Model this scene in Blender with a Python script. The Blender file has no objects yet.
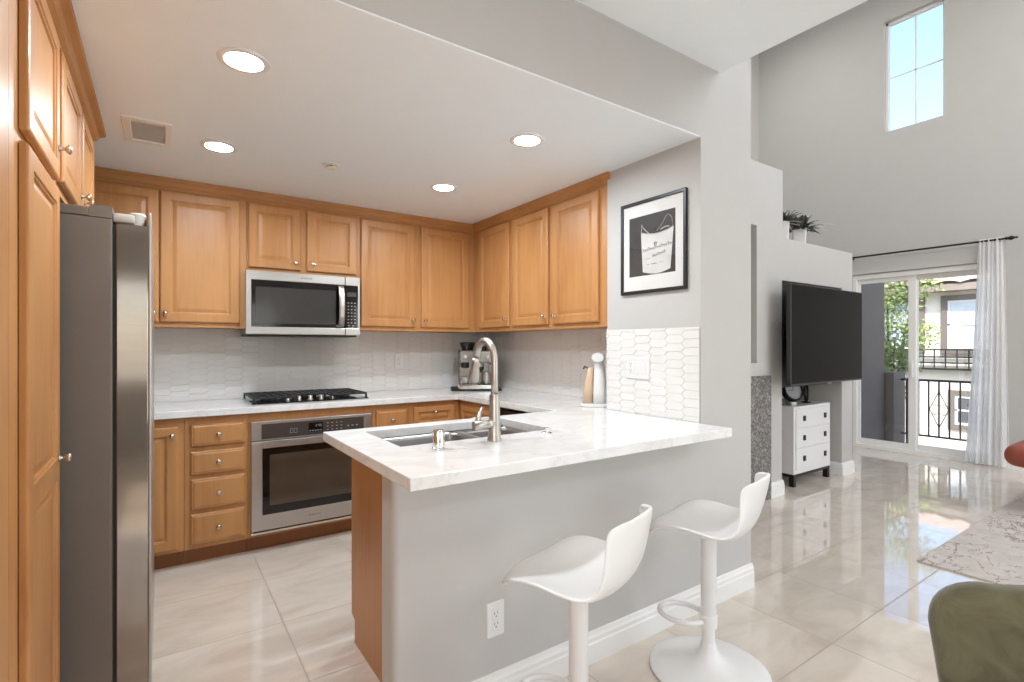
import bpy, bmesh, math, random
from mathutils import Matrix, Vector
from math import sin, cos, pi, radians, sqrt

SC = bpy.context.scene
COL = SC.collection
random.seed(7)

# ------------------------------------------------------------------ camera
CAM_YAW = 34.4
cd = bpy.data.cameras.new('camera')
cd.sensor_fit = 'HORIZONTAL'
cd.sensor_width = 36.0
cd.lens = 36.0 * 513.0 / 1024.0
cd.shift_y = 4.5 / 1024.0
cd.clip_start = 0.02
cam = bpy.data.objects.new('camera', cd)
COL.objects.link(cam)
cam.location = (0.0, 0.0, 1.30)
cam.rotation_euler = (radians(90), 0, radians(-CAM_YAW))
SC.camera = cam

# ------------------------------------------------------------------ view, world, sun, daylight, fill lamps
SC.view_settings.view_transform = 'Standard'
SC.view_settings.look = 'None'
SC.view_settings.gamma = 1.0
SC.view_settings.use_curve_mapping = False
SC.view_settings.exposure = -0.12
SC.cycles.use_denoising = True
SC.cycles.max_bounces = 10
SC.cycles.diffuse_bounces = 6
SC.cycles.glossy_bounces = 5
SC.cycles.transparent_max_bounces = 16
SC.cycles.sample_clamp_indirect = 6.0
SC.cycles.caustics_reflective = False
SC.cycles.caustics_refractive = False

world = bpy.data.worlds.new('world')
SC.world = world
world.use_nodes = True
wn = world.node_tree
wn.nodes.clear()
w_out = wn.nodes.new('ShaderNodeOutputWorld')
w_bg = wn.nodes.new('ShaderNodeBackground')
w_sky = wn.nodes.new('ShaderNodeTexSky')
w_sky.sky_type = 'NISHITA'
w_sky.sun_disc = False
w_sky.sun_elevation = radians(48)
w_sky.sun_rotation = radians(250)
w_sky.air_density = 1.0
w_sky.dust_density = 1.2
w_bg.inputs['Strength'].default_value = 0.6
wn.links.new(w_sky.outputs[0], w_bg.inputs['Color'])
wn.links.new(w_bg.outputs[0], w_out.inputs[0])

def lamp(name, kind, loc, direction, energy, color=(1, 1, 1), size=None, angle=None):
    d = bpy.data.lights.new(name, kind)
    d.energy = energy
    d.color = color
    if kind == 'AREA':
        d.shape = 'RECTANGLE'
        d.size, d.size_y = size
    if angle is not None:
        d.angle = angle
    o = bpy.data.objects.new(name, d)
    COL.objects.link(o)
    o.location = loc
    o.rotation_euler = Vector(direction).to_track_quat('-Z', 'Y').to_euler()
    return o

lamp('sun', 'SUN', (-10, -5, 20), (0.62, 0.34, -0.80), 8.5, (1.0, 0.96, 0.9), angle=radians(0.6))
# daylight coming in through the two shuttered windows behind the camera
lamp('daylight_dining_left', 'AREA', (-0.35, -3.34, 1.50), (0, 1, -0.05), 6, (0.98, 0.99, 1.0), (0.75, 1.3))
lamp('daylight_dining_right', 'AREA', (1.45, -3.34, 1.50), (0, 1, -0.05), 6, (0.98, 0.99, 1.0), (0.75, 1.3))
lamp('fill_left', 'AREA', (-1.06, -1.1, 1.55), (1, 0.12, -0.05), 28, (1.0, 0.985, 0.96), (1.5, 1.3))  # added fill that brightens the wing wall from the left
lamp('fill_patio', 'AREA', (5.0, -3.34, 1.15), (0, 1, -0.05), 42, (1.0, 0.985, 0.96), (3.2, 2.1))  # added fill for the living side, source out of view
lamp('fill_clerestory', 'AREA', (4.9, -3.34, 4.3), (0.25, 1, -0.1), 128, (1.0, 0.985, 0.96), (3.6, 1.6))  # added fill from high behind the camera, source out of view

# ------------------------------------------------------------------ materials
def lin(r, g=None, b=None):
    if g is None:
        r, g, b = r
    f = lambda v: (v / 255.0 / 12.92) if v / 255.0 <= 0.04045 else ((v / 255.0 + 0.055) / 1.055) ** 2.4
    return (f(r), f(g), f(b), 1.0)

class Mat:
    def __init__(self, name):
        self.m = bpy.data.materials.new(name)
        self.m.use_nodes = True
        self.nt = self.m.node_tree
        self.nt.nodes.clear()
        self.out = self.nt.nodes.new('ShaderNodeOutputMaterial')
        self.b = self.nt.nodes.new('ShaderNodeBsdfPrincipled')
        self.link(self.b.outputs[0], self.out.inputs[0])
    def link(self, a, b):
        self.nt.links.new(a, b)
    def n(self, t, **kw):
        nd = self.nt.nodes.new(t)
        for k, v in kw.items():
            setattr(nd, k, v)
        return nd
    def set(self, **kw):
        names = dict(col='Base Color', rough='Roughness', metal='Metallic', spec='Specular IOR Level',
                     coat='Coat Weight', coat_rough='Coat Roughness', trans='Transmission Weight', aniso='Anisotropic',
                     sheen='Sheen Weight', sheen_rough='Sheen Roughness')
        for k, v in kw.items():
            self.b.inputs[names[k]].default_value = v
        return self
    def coords(self, scale=(1, 1, 1), obj=True, rot=(0, 0, 0)):
        tc = self.n('ShaderNodeTexCoord')
        mp = self.n('ShaderNodeMapping')
        mp.inputs['Scale'].default_value = scale
        mp.inputs['Rotation'].default_value = rot
        self.link(tc.outputs['Object'], mp.inputs[0])
        return mp.outputs[0]
    def noise(self, vec, scale, detail=4, rough=0.55, dist=0.0):
        nz = self.n('ShaderNodeTexNoise')
        nz.inputs['Scale'].default_value = scale
        nz.inputs['Detail'].default_value = detail
        nz.inputs['Roughness'].default_value = rough
        nz.inputs['Distortion'].default_value = dist
        self.link(vec, nz.inputs['Vector'])
        return nz.outputs['Fac']
    def ramp(self, fac, stops):
        r = self.n('ShaderNodeValToRGB')
        while len(r.color_ramp.elements) < len(stops):
            r.color_ramp.elements.new(0.5)
        for e, (p, c) in zip(r.color_ramp.elements, stops):
            e.position = p
            e.color = c
        self.link(fac, r.inputs[0])
        return r.outputs[0]
    def bump(self, fac, strength, dist=0.002):
        bp = self.n('ShaderNodeBump')
        bp.inputs['Strength'].default_value = strength
        bp.inputs['Distance'].default_value = dist
        self.link(fac, bp.inputs['Height'])
        self.link(bp.outputs[0], self.b.inputs['Normal'])
    def color(self, sock):
        self.link(sock, self.b.inputs['Base Color'])

def simple(name, rgb, rough=0.5, metal=0.0, spec=0.5, var=0.04, vscale=6.0, bump=0.0, bscale=200.0, **kw):
    """A plain material with a little procedural variation."""
    m = Mat(name)
    m.set(rough=rough, metal=metal, spec=spec, **kw)
    c = lin(*rgb)
    v = m.coords()
    f = m.noise(v, vscale, 3)
    lo = tuple(x * (1 - var) for x in c[:3]) + (1,)
    hi = tuple(min(1, x * (1 + var)) for x in c[:3]) + (1,)
    m.color(m.ramp(f, [(0.3, lo), (0.7, hi)]))
    if bump:
        m.bump(m.noise(v, bscale, 2), bump, 0.001)
    return m.m

def wood(name, rgb, dark, rough=0.42, axis='z'):
    m = Mat(name)
    sc = {'z': (14, 14, 1.1), 'x': (1.1, 14, 14), 'y': (14, 1.1, 14)}[axis]
    v = m.coords(sc)
    f = m.noise(v, 2.2, 6, 0.6, 0.6)
    v2 = m.coords((2.2, 2.2, 1.2))
    g = m.noise(v2, 1.4, 3, 0.5)
    mx = m.n('ShaderNodeMath', operation='ADD')
    ml = m.n('ShaderNodeMath', operation='MULTIPLY')
    ml.inputs[1].default_value = 0.55
    m.link(g, ml.inputs[0])
    ml2 = m.n('ShaderNodeMath', operation='MULTIPLY')
    ml2.inputs[1].default_value = 0.45
    m.link(f, ml2.inputs[0])
    m.link(ml.outputs[0], mx.inputs[0])
    m.link(ml2.outputs[0], mx.inputs[1])
    m.color(m.ramp(mx.outputs[0], [(0.30, lin(*dark)), (0.52, lin(*rgb)), (0.75, lin(*[min(255, c * 1.06) for c in rgb]))]))
    m.set(rough=rough, spec=0.35, coat=0.12, coat_rough=0.3)
    m.bump(f, 0.03, 0.001)
    return m.m

WOOD = wood('maple_wood', (186, 134, 83), (168, 114, 65))
WOOD_X = wood('maple_wood_rail', (186, 134, 83), (168, 114, 65), axis='x')
WOOD_Y = wood('maple_wood_side_rail', (186, 134, 83), (168, 114, 65), axis='y')
PAINT = simple('grey_wall_paint', (188, 186, 183), 0.6, var=0.012, bump=0.10, bscale=120)
PAINT_DARK = simple('grey_wall_paint_taupe', (185, 183, 180), 0.6, var=0.012, bump=0.10, bscale=120)
CEIL = simple('white_ceiling_paint', (238, 245, 249), 0.8, var=0.008, bump=0.15, bscale=140)
TRIM = simple('white_trim_paint', (232, 231, 228), 0.35, var=0.008)
WHITE = simple('white_plastic', (224, 223, 221), 0.3, var=0.008)
STOOLW = simple('white_stool_plastic', (226, 225, 223), 0.34, var=0.008)
TILEW = simple('white_glazed_tile', (224, 222, 219), 0.14, var=0.02, vscale=9)
GROUT = simple('pale_grout', (216, 214, 211), 0.8, var=0.02)
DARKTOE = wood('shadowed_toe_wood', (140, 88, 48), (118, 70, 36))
BLACK = simple('black_plastic', (18, 18, 18), 0.35, var=0.05)
BLACKM = simple('black_metal', (22, 22, 22), 0.4, var=0.1, metal=0.3)
BLKGLASS = simple('black_glass', (16, 15, 15), 0.06, var=0.02, spec=0.6)
CASTIRON = simple('cast_iron', (30, 30, 31), 0.5, var=0.15, vscale=40, bump=0.2)
CHROME = simple('chrome', (225, 224, 220), 0.12, 1.0, var=0.01)
NICKEL = simple('brushed_nickel', (186, 180, 173), 0.34, 1.0, var=0.02)
KNOBM = simple('satin_knob_metal', (206, 198, 188), 0.25, 1.0, var=0.03)
FRIDGE_SIDE = simple('grey_fridge_side', (116, 109, 102), 0.42, 0.25, var=0.02, bump=0.05)
DARKHOLE = simple('dark_slot', (14, 14, 14), 0.7, var=0.05)
GREENV = None

def steel(name, rgb=(192, 189, 185), rough=0.30, axis='x'):
    m = Mat(name)
    sc = {'x': (2, 300, 300), 'z': (300, 300, 2)}[axis]
    f = m.noise(m.coords(sc), 1.0, 2)
    c = lin(*rgb)
    m.color(m.ramp(f, [(0.3, tuple(x * 0.93 for x in c[:3]) + (1,)), (0.7, c)]))
    m.set(metal=0.88, rough=rough)
    m.bump(f, 0.03, 0.0004)
    return m.m

STEEL = steel('stainless_steel')
STEEL_D = steel('stainless_steel_dark', (150, 146, 141), 0.2, 'x')
SINKM = steel('sink_steel', (150, 147, 143), 0.33)

def m_floor():
    m = Mat('polished_floor_tile')
    tc = m.n('ShaderNodeTexCoord')
    sep = m.n('ShaderNodeSeparateXYZ')
    m.link(tc.outputs['Object'], sep.inputs[0])
    P, G = 0.5125, 0.0032
    masks, cells = [], []
    for ax, off in (('X', 0.475), ('Y', 2.083)):
        a = m.n('ShaderNodeMath', operation='SUBTRACT'); a.inputs[1].default_value = off
        m.link(sep.outputs[ax], a.inputs[0])
        if ax == 'X':       # the living side is laid a little off the kitchen's joints
            lt0 = m.n('ShaderNodeMath', operation='LESS_THAN'); lt0.inputs[1].default_value = 1.565
            m.link(sep.outputs['Y'], lt0.inputs[0])
            a2 = m.n('ShaderNodeMath', operation='MULTIPLY_ADD'); a2.inputs[1].default_value = 0.105
            m.link(lt0.outputs[0], a2.inputs[0]); m.link(a.outputs[0], a2.inputs[2])
            a = a2
        d = m.n('ShaderNodeMath', operation='DIVIDE'); d.inputs[1].default_value = P
        m.link(a.outputs[0], d.inputs[0])
        r = m.n('ShaderNodeMath', operation='ROUND'); m.link(d.outputs[0], r.inputs[0])
        s = m.n('ShaderNodeMath', operation='SUBTRACT'); m.link(d.outputs[0], s.inputs[0]); m.link(r.outputs[0], s.inputs[1])
        ab = m.n('ShaderNodeMath', operation='ABSOLUTE'); m.link(s.outputs[0], ab.inputs[0])
        lt = m.n('ShaderNodeMath', operation='LESS_THAN'); lt.inputs[1].default_value = G / P
        m.link(ab.outputs[0], lt.inputs[0]); masks.append(lt.outputs[0])
        fl = m.n('ShaderNodeMath', operation='FLOOR'); m.link(d.outputs[0], fl.inputs[0]); cells.append(fl.outputs[0])
    mx = m.n('ShaderNodeMath', operation='MAXIMUM'); m.link(masks[0], mx.inputs[0]); m.link(masks[1], mx.inputs[1])
    cmb = m.n('ShaderNodeCombineXYZ'); m.link(cells[0], cmb.inputs[0]); m.link(cells[1], cmb.inputs[1])
    wn_ = m.n('ShaderNodeTexWhiteNoise'); m.link(cmb.outputs[0], wn_.inputs['Vector'])
    # veins: each tile shifts the noise by a random amount
    vs = m.n('ShaderNodeVectorMath', operation='SCALE'); vs.inputs['Scale'].default_value = 7.0
    m.link(wn_.outputs['Color'], vs.inputs[0])
    va = m.n('ShaderNodeVectorMath', operation='ADD'); m.link(tc.outputs['Object'], va.inputs[0]); m.link(vs.outputs[0], va.inputs[1])
    mp = m.n('ShaderNodeMapping'); mp.inputs['Scale'].default_value = (1.0, 2.2, 1.0); mp.inputs['Rotation'].default_value = (0, 0, 0.35)
    m.link(va.outputs[0], mp.inputs[0])
    f = m.noise(mp.outputs[0], 2.6, 6, 0.58, 0.9)
    base = m.ramp(f, [(0.25, lin(200, 186, 171)), (0.5, lin(214, 203, 190)), (0.75, lin(224, 215, 203))])
    mix = m.n('ShaderNodeMix', data_type='RGBA')
    m.link(mx.outputs[0], mix.inputs['Factor'])
    m.link(base, mix.inputs[6])
    mix.inputs[7].default_value = lin(172, 158, 143)
    m.color(mix.outputs[2])
    rr = m.n('ShaderNodeMapRange'); rr.inputs['To Min'].default_value = 0.035; rr.inputs['To Max'].default_value = 0.5
    m.link(mx.outputs[0], rr.inputs['Value'])
    m.link(rr.outputs[0], m.b.inputs['Roughness'])
    m.set(spec=0.9, coat=0.35, coat_rough=0.03)
    inv = m.n('ShaderNodeMath', operation='SUBTRACT'); inv.inputs[0].default_value = 1.0
    m.link(mx.outputs[0], inv.inputs[1])
    m.bump(inv.outputs[0], 0.25, 0.001)
    return m.m
FLOORM = m_floor()

def m_quartz():
    m = Mat('white_quartz')
    v = m.coords((1, 1.6, 1), rot=(0, 0, 0.5))
    f = m.noise(v, 2.1, 7, 0.6, 1.6)
    a = m.n('ShaderNodeMath', operation='SUBTRACT'); a.inputs[1].default_value = 0.5; m.link(f, a.inputs[0])
    ab = m.n('ShaderNodeMath', operation='ABSOLUTE'); m.link(a.outputs[0], ab.inputs[0])
    m.color(m.ramp(ab.outputs[0], [(0.0, lin(217, 215, 212)), (0.025, lin(224, 223, 221)), (0.09, lin(229, 228, 226))]))
    m.set(rough=0.14, spec=0.5)
    return m.m
QUARTZ = m_quartz()

def m_glass(name='window_glass', tint=(1, 1, 1, 1), refl=0.07):
    m = Mat(name)
    m.nt.nodes.remove(m.b)
    tr = m.n('ShaderNodeBsdfTransparent'); tr.inputs[0].default_value = tint
    gl = m.n('ShaderNodeBsdfGlossy'); gl.inputs['Roughness'].default_value = 0.01
    lw = m.n('ShaderNodeLayerWeight'); lw.inputs['Blend'].default_value = 0.12
    mr = m.n('ShaderNodeMapRange'); mr.inputs['To Min'].default_value = refl; mr.inputs['To Max'].default_value = 0.7
    m.link(lw.outputs['Fresnel'], mr.inputs['Value'])
    mx = m.n('ShaderNodeMixShader')
    m.link(mr.outputs[0], mx.inputs[0]); m.link(tr.outputs[0], mx.inputs[1]); m.link(gl.outputs[0], mx.inputs[2])
    m.link(mx.outputs[0], m.out.inputs[0])
    return m.m
GLASS = m_glass()
GLASS_TINT = m_glass('screened_glass', (0.84, 0.85, 0.87, 1), 0.09)

def m_sheer():
    m = Mat('sheer_fabric')
    m.nt.nodes.remove(m.b)
    tr = m.n('ShaderNodeBsdfTransparent')
    df = m.n('ShaderNodeBsdfDiffuse'); df.inputs[0].default_value = lin(248, 248, 248)
    tl = m.n('ShaderNodeBsdfTranslucent'); tl.inputs[0].default_value = lin(248, 248, 248)
    m1 = m.n('ShaderNodeMixShader'); m1.inputs[0].default_value = 0.6
    m.link(df.outputs[0], m1.inputs[1]); m.link(tl.outputs[0], m1.inputs[2])
    f = m.noise(m.coords((1, 60, 1)), 3.0, 2)
    r = m.n('ShaderNodeMapRange'); r.inputs['To Min'].default_value = 0.90; r.inputs['To Max'].default_value = 0.97
    m.link(f, r.inputs['Value'])
    m2 = m.n('ShaderNodeMixShader'); m.link(r.outputs[0], m2.inputs[0])
    m.link(tr.outputs[0], m2.inputs[1]); m.link(m1.outputs[0], m2.inputs[2])
    m.link(m2.outputs[0], m.out.inputs[0])
    return m.m
SHEER = m_sheer()

def m_emit(name, col, strength):
    m = Mat(name)
    m.nt.nodes.remove(m.b)
    e = m.n('ShaderNodeEmission'); e.inputs[0].default_value = col; e.inputs[1].default_value = strength
    m.link(e.outputs[0], m.out.inputs[0])
    return m.m
LAMPGLOW = m_emit('downlight_glow', (0.86, 0.935, 1.0, 1), 400.0)
LAMPGLOW_D = m_emit('dining_downlight_glow', (1.0, 0.98, 0.96, 1), 260.0)
FILLGLOW_H = m_emit('living_fill_glow', (1.0, 0.985, 0.97, 1), 620.0)  # glow of the added living ceiling fill

def m_velvet(name, dark, light, scale=9):
    m = Mat(name)
    v = m.coords((1, 1, 1))
    f = m.noise(v, scale, 6, 0.65, 0.8)
    g = m.noise(v, 160, 2)
    m.color(m.ramp(f, [(0.3, lin(*dark)), (0.7, lin(*light))]))
    m.set(rough=0.85, spec=0.2, sheen=0.35, sheen_rough=0.4)
    m.bump(g, 0.25, 0.001)
    return m.m
OLIVE = m_velvet('olive_velvet', (72, 69, 50), (106, 102, 79))
LEATHER = simple('terracotta_leather', (146, 70, 52), 0.5, var=0.1, vscale=14, bump=0.1)

def m_rug():
    m = Mat('patterned_rug')
    v = m.coords((1, 1, 1))
    vd = m.coords((1.0, 2.2, 1.0), rot=(0, 0, 0.5))
    f = m.noise(vd, 3.2, 5, 0.6, 1.2)
    a = m.n('ShaderNodeMath', operation='SUBTRACT'); a.inputs[1].default_value = 0.5; m.link(f, a.inputs[0])
    ab = m.n('ShaderNodeMath', operation='ABSOLUTE'); m.link(a.outputs[0], ab.inputs[0])
    line = m.ramp(ab.outputs[0], [(0.004, (1, 1, 1, 1)), (0.018, (0, 0, 0, 1))])
    g = m.noise(v, 2.6, 3)
    mask = m.ramp(g, [(0.46, (0, 0, 0, 1)), (0.52, (1, 1, 1, 1))])
    mul = m.n('ShaderNodeMath', operation='MULTIPLY'); m.link(line, mul.inputs[0]); m.link(mask, mul.inputs[1])
    h = m.noise(v, 8.0, 5, 0.7)
    base = m.ramp(h, [(0.3, lin(190, 181, 173)), (0.7, lin(208, 201, 194))])
    mix = m.n('ShaderNodeMix', data_type='RGBA')
    m.link(mul.outputs[0], mix.inputs['Factor']); m.link(base, mix.inputs[6]); mix.inputs[7].default_value = lin(142, 124, 114)
    m.color(mix.outputs[2])
    m.set(rough=0.95, spec=0.1)
    m.bump(m.noise(v, 220, 2), 0.4, 0.003)
    return m.m
RUGM = m_rug()

def m_stone():
    m = Mat('dark_granite')
    v = m.coords()
    f = m.noise(v, 55, 6, 0.75)
    m.color(m.ramp(f, [(0.35, lin(52, 50, 49)), (0.5, lin(112, 108, 105)), (0.66, lin(176, 172, 168))]))
    m.set(rough=0.35)
    return m.m
STONE = m_stone()

def m_leaf(name, a, b, rough=0.5):
    m = Mat(name)
    f = m.noise(m.coords(), 5.0, 4)
    m.color(m.ramp(f, [(0.35, lin(*a)), (0.65, lin(*b))]))
    m.set(rough=rough, spec=0.3)
    return m.m
LEAF = m_leaf('tree_leaf', (112, 136, 62), (176, 192, 112))
DARKLEAF = m_leaf('dark_plant_leaf', (52, 54, 50), (92, 94, 86))
PALELEAF = simple('pale_blade_leaf', (214, 212, 204), 0.5)
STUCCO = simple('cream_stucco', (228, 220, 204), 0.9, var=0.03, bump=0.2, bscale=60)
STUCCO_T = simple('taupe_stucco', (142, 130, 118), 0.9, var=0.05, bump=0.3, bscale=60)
TAUPETRIM = simple('taupe_window_trim', (112, 104, 96), 0.8, var=0.03)
ROOFT = simple('clay_roof_tile', (200, 172, 160), 0.8, var=0.15, vscale=3)
CONCRETE = simple('balcony_concrete', (150, 146, 140), 0.85, var=0.05)
BARK = simple('bark', (98, 84, 68), 0.9, var=0.2, vscale=20)

# ------------------------------------------------------------------ mesh builder
class MB:
    def __init__(self, M=None):
        self.bm = bmesh.new()
        self.M = M or Matrix.Identity(4)
        self.mi = 0
    def _fin(self, verts, faces=None):
        for v in verts:
            v.co = self.M @ v.co
        if faces:
            for f in faces:
                f.material_index = self.mi
    def box(self, x0, x1, y0, y1, z0, z1, bev=0.0, seg=2):
        bm = self.bm
        nf = set(bm.faces)
        r = bmesh.ops.create_cube(bm, size=1.0)
        vs = r['verts']
        for v in vs:
            v.co = Vector((x0 + (v.co.x + .5) * (x1 - x0), y0 + (v.co.y + .5) * (y1 - y0), z0 + (v.co.z + .5) * (z1 - z0)))
        if bev:
            es = list({e for v in vs for e in v.link_edges})
            rb = bmesh.ops.bevel(bm, geom=es, offset=bev, segments=seg, affect='EDGES', profile=0.5)
        fs = [f for f in bm.faces if f not in nf]
        vv = {v for f in fs for v in f.verts}
        self._fin(vv, fs)
        return self
    def poly(self, pts):
        vs = [self.bm.verts.new(self.M @ Vector(p)) for p in pts]
        f = self.bm.faces.new(vs)
        f.material_index = self.mi
        return f
    def loft(self, loops, close=True, cap0=True, cap1=True, smooth=False):
        rings = [[self.bm.verts.new(self.M @ Vector(p)) for p in lp] for lp in loops]
        n = len(rings[0])
        for a, b in zip(rings, rings[1:]):
            for i in range(n if close else n - 1):
                j = (i + 1) % n
                f = self.bm.faces.new((a[i], a[j], b[j], b[i]))
                f.material_index = self.mi
                f.smooth = smooth
        if cap0 and close:
            f = self.bm.faces.new(list(reversed(rings[0]))); f.material_index = self.mi
        if cap1 and close:
            f = self.bm.faces.new(rings[-1]); f.material_index = self.mi
        return self
    def lathe(self, prof, c=(0, 0, 0), axis='z', seg=24, cap0=True, cap1=True):
        c = Vector(c)
        loops = []
        for r, h in prof:
            lp = []
            for i in range(seg):
                a = 2 * pi * i / seg
                p, q = max(r, 1e-5) * cos(a), max(r, 1e-5) * sin(a)
                lp.append(c + Vector({'z': (p, q, h), 'x': (h, p, q), 'y': (q, h, p)}[axis]))
            loops.append(lp)
        return self.loft(loops, True, cap0, cap1, smooth=True)
    def tube(self, pts, r, seg=10, closed=False, caps=True):
        pts = [Vector(p) for p in pts]
        n = len(pts)
        rs = r if isinstance(r, (list, tuple)) else [r] * n
        loops = []
        up = None
        for i, p in enumerate(pts):
            if closed:
                t = pts[(i + 1) % n] - pts[i - 1]
            else:
                t = pts[min(i + 1, n - 1)] - pts[max(i - 1, 0)]
            t.normalize()
            if up is None:
                up = Vector((0, 0, 1)) if abs(t.z) < 0.9 else Vector((1, 0, 0))
            s = t.cross(up)
            if s.length < 1e-6:
                s = t.cross(Vector((0, 1, 0)))
            s.normalize()
            up = s.cross(t).normalized()
            loops.append([p + (s * cos(2 * pi * k / seg) + up * sin(2 * pi * k / seg)) * rs[i] for k in range(seg)])
        if closed:
            loops.append(loops[0])
            self.loft(loops, True, False, False, smooth=True)
            bmesh.ops.remove_doubles(self.bm, verts=self.bm.verts[:], dist=1e-6)
        else:
            self.loft(loops, True, caps, caps, smooth=True)
        return self
    def prism(self, pts, axis, a, b):
        """Extrude a 2-D outline along an axis from a to b."""
        def P(p, h):
            return {'x': (h, p[0], p[1]), 'y': (p[0], h, p[1]), 'z': (p[0], p[1], h)}[axis]
        self.loft([[P(p, a) for p in pts], [P(p, b) for p in pts]])
        return self
    def rloft(self, x0, x1, y0, y1, levels, seg=5):
        """Stack of rounded rectangles: levels = (inset, radius, z)."""
        loops = []
        for ins, r, z in levels:
            loops.append(rrect(x0 + ins, x1 - ins, y0 + ins, y1 - ins, max(r, 1e-4), z, seg))
        return self.loft(loops, True, True, True)
    def cells(self, xs, ys, filled, z0, z1):
        """Slab made of grid cells (holes and corners allowed)."""
        bm = self.bm
        V = {}
        def vert(i, j, k):
            if (i, j, k) not in V:
                V[(i, j, k)] = bm.verts.new(self.M @ Vector((xs[i], ys[j], (z0, z1)[k])))
            return V[(i, j, k)]
        F = lambda i, j: 0 <= i < len(xs) - 1 and 0 <= j < len(ys) - 1 and filled((xs[i] + xs[i + 1]) / 2, (ys[j] + ys[j + 1]) / 2)
        for i in range(len(xs) - 1):
            for j in range(len(ys) - 1):
                if not F(i, j):
                    continue
                bm.faces.new((vert(i, j, 1), vert(i + 1, j, 1), vert(i + 1, j + 1, 1), vert(i, j + 1, 1)))
                bm.faces.new((vert(i, j, 0), vert(i, j + 1, 0), vert(i + 1, j + 1, 0), vert(i + 1, j, 0)))
                for di, dj, a, b in ((-1, 0, (i, j + 1), (i, j)), (1, 0, (i + 1, j), (i + 1, j + 1)),
                                     (0, -1, (i, j), (i + 1, j)), (0, 1, (i + 1, j + 1), (i, j + 1))):
                    if not F(i + di, j + dj):
                        bm.faces.new((vert(*a, 0), vert(*b, 0), vert(*b, 1), vert(*a, 1)))
        return self
    def build(self, name, mat, parent=None, origin=None, smooth=None, bevel=None, label=None, recalc=True, kind=None, weld=False):
        bm = self.bm
        if weld:
            bmesh.ops.remove_doubles(bm, verts=bm.verts[:], dist=1e-5)
        if recalc:
            bmesh.ops.recalc_face_normals(bm, faces=bm.faces[:])
        if parent is not None:
            org = Vector((0, 0, 0))
            p = parent
            while p is not None:
                org += p.location
                p = p.parent
        elif origin is not None:
            org = Vector(origin)
        else:
            cs = [v.co for v in bm.verts]
            org = Vector(((min(c.x for c in cs) + max(c.x for c in cs)) / 2, (min(c.y for c in cs) + max(c.y for c in cs)) / 2, min(c.z for c in cs)))
        bmesh.ops.translate(bm, verts=bm.verts[:], vec=-org)
        if smooth is True:
            for f in bm.faces:
                f.smooth = True
        me = bpy.data.meshes.new(name)
        bm.to_mesh(me)
        bm.free()
        o = bpy.data.objects.new(name, me)
        COL.objects.link(o)
        for m in (mat if isinstance(mat, (list, tuple)) else [mat]):
            me.materials.append(m)
        if parent is not None:
            o.parent = parent
        else:
            o.location = org
        if smooth == 'auto':
            for f in me.polygons:
                f.use_smooth = True
            try:
                me.set_sharp_from_angle(angle=radians(40))
            except Exception:
                pass
        if bevel:
            bv = o.modifiers.new('bevel', 'BEVEL')
            bv.width = bevel
            bv.segments = 2
            bv.limit_method = 'ANGLE'
            bv.angle_limit = radians(40)
        if label:
            o['label'] = label
        if kind:
            o['kind'] = kind
        return o

def rrect(x0, x1, y0, y1, r, z, seg=5):
    pts = []
    for cx, cy, a0 in ((x1 - r, y0 + r, -90), (x1 - r, y1 - r, 0), (x0 + r, y1 - r, 90), (x0 + r, y0 + r, 180)):
        for k in range(seg + 1):
            a = radians(a0 + 90 * k / seg)
            pts.append((cx + r * cos(a), cy + r * sin(a), z))
    return pts

def frame(o, U, V, N):
    """Matrix: local x along U, y along V, z along N."""
    M = Matrix.Identity(4)
    for i, a in enumerate((U, V, N)):
        for k in range(3):
            M[k][i] = a[k]
    for k in range(3):
        M[k][3] = o[k]
    return M
def face_back(y):   # a face looking towards -Y: u = X, v = Z, n = -Y
    return frame((0, y, 0), (1, 0, 0), (0, 0, 1), (0, -1, 0))
def face_right(x):  # a face looking towards -X: u = -Y
    return frame((x, 0, 0), (0, -1, 0), (0, 0, 1), (-1, 0, 0))
def face_left(x):   # a face looking towards +X: u = Y
    return frame((x, 0, 0), (0, 1, 0), (0, 0, 1), (1, 0, 0))

def tag(o, label, cat, group=None, kind=None):
    o['label'] = label
    o['category'] = cat
    if group:
        o['group'] = group
    if kind:
        o['kind'] = kind
    return o
def thing(name, label, cat, loc=(0, 0, 0), group=None):
    o = bpy.data.objects.new(name, None)
    COL.objects.link(o)
    o.empty_display_size = 0.1
    o.location = loc
    return tag(o, label, cat, group)
def structure(mb, name, mat, **kw):
    o = mb.build(name, mat, **kw)
    o['kind'] = 'structure'
    return o
def copy_tree(o, parent=None):
    c = o.copy()
    COL.objects.link(c)
    if parent is not None:
        c.parent = parent
    for ch in list(o.children):
        copy_tree(ch, c)
    return c

# ------------------------------------------------------------------ room dimensions
HK = 2.328      # kitchen ceiling
HS = 2.69       # ceiling of the dining side
HT = 5.70       # living room ceiling
XL = -0.92      # left wall
XR = 2.56       # kitchen right wall
YB = 4.155      # kitchen back wall
YF = 1.56       # face of the peninsula wall, column and beam
XC = 2.635      # right edge of the column
XW = 7.41       # wall with the sliding door
YLB = 4.26      # living room back wall
YZ = -3.2       # wall behind the camera

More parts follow.
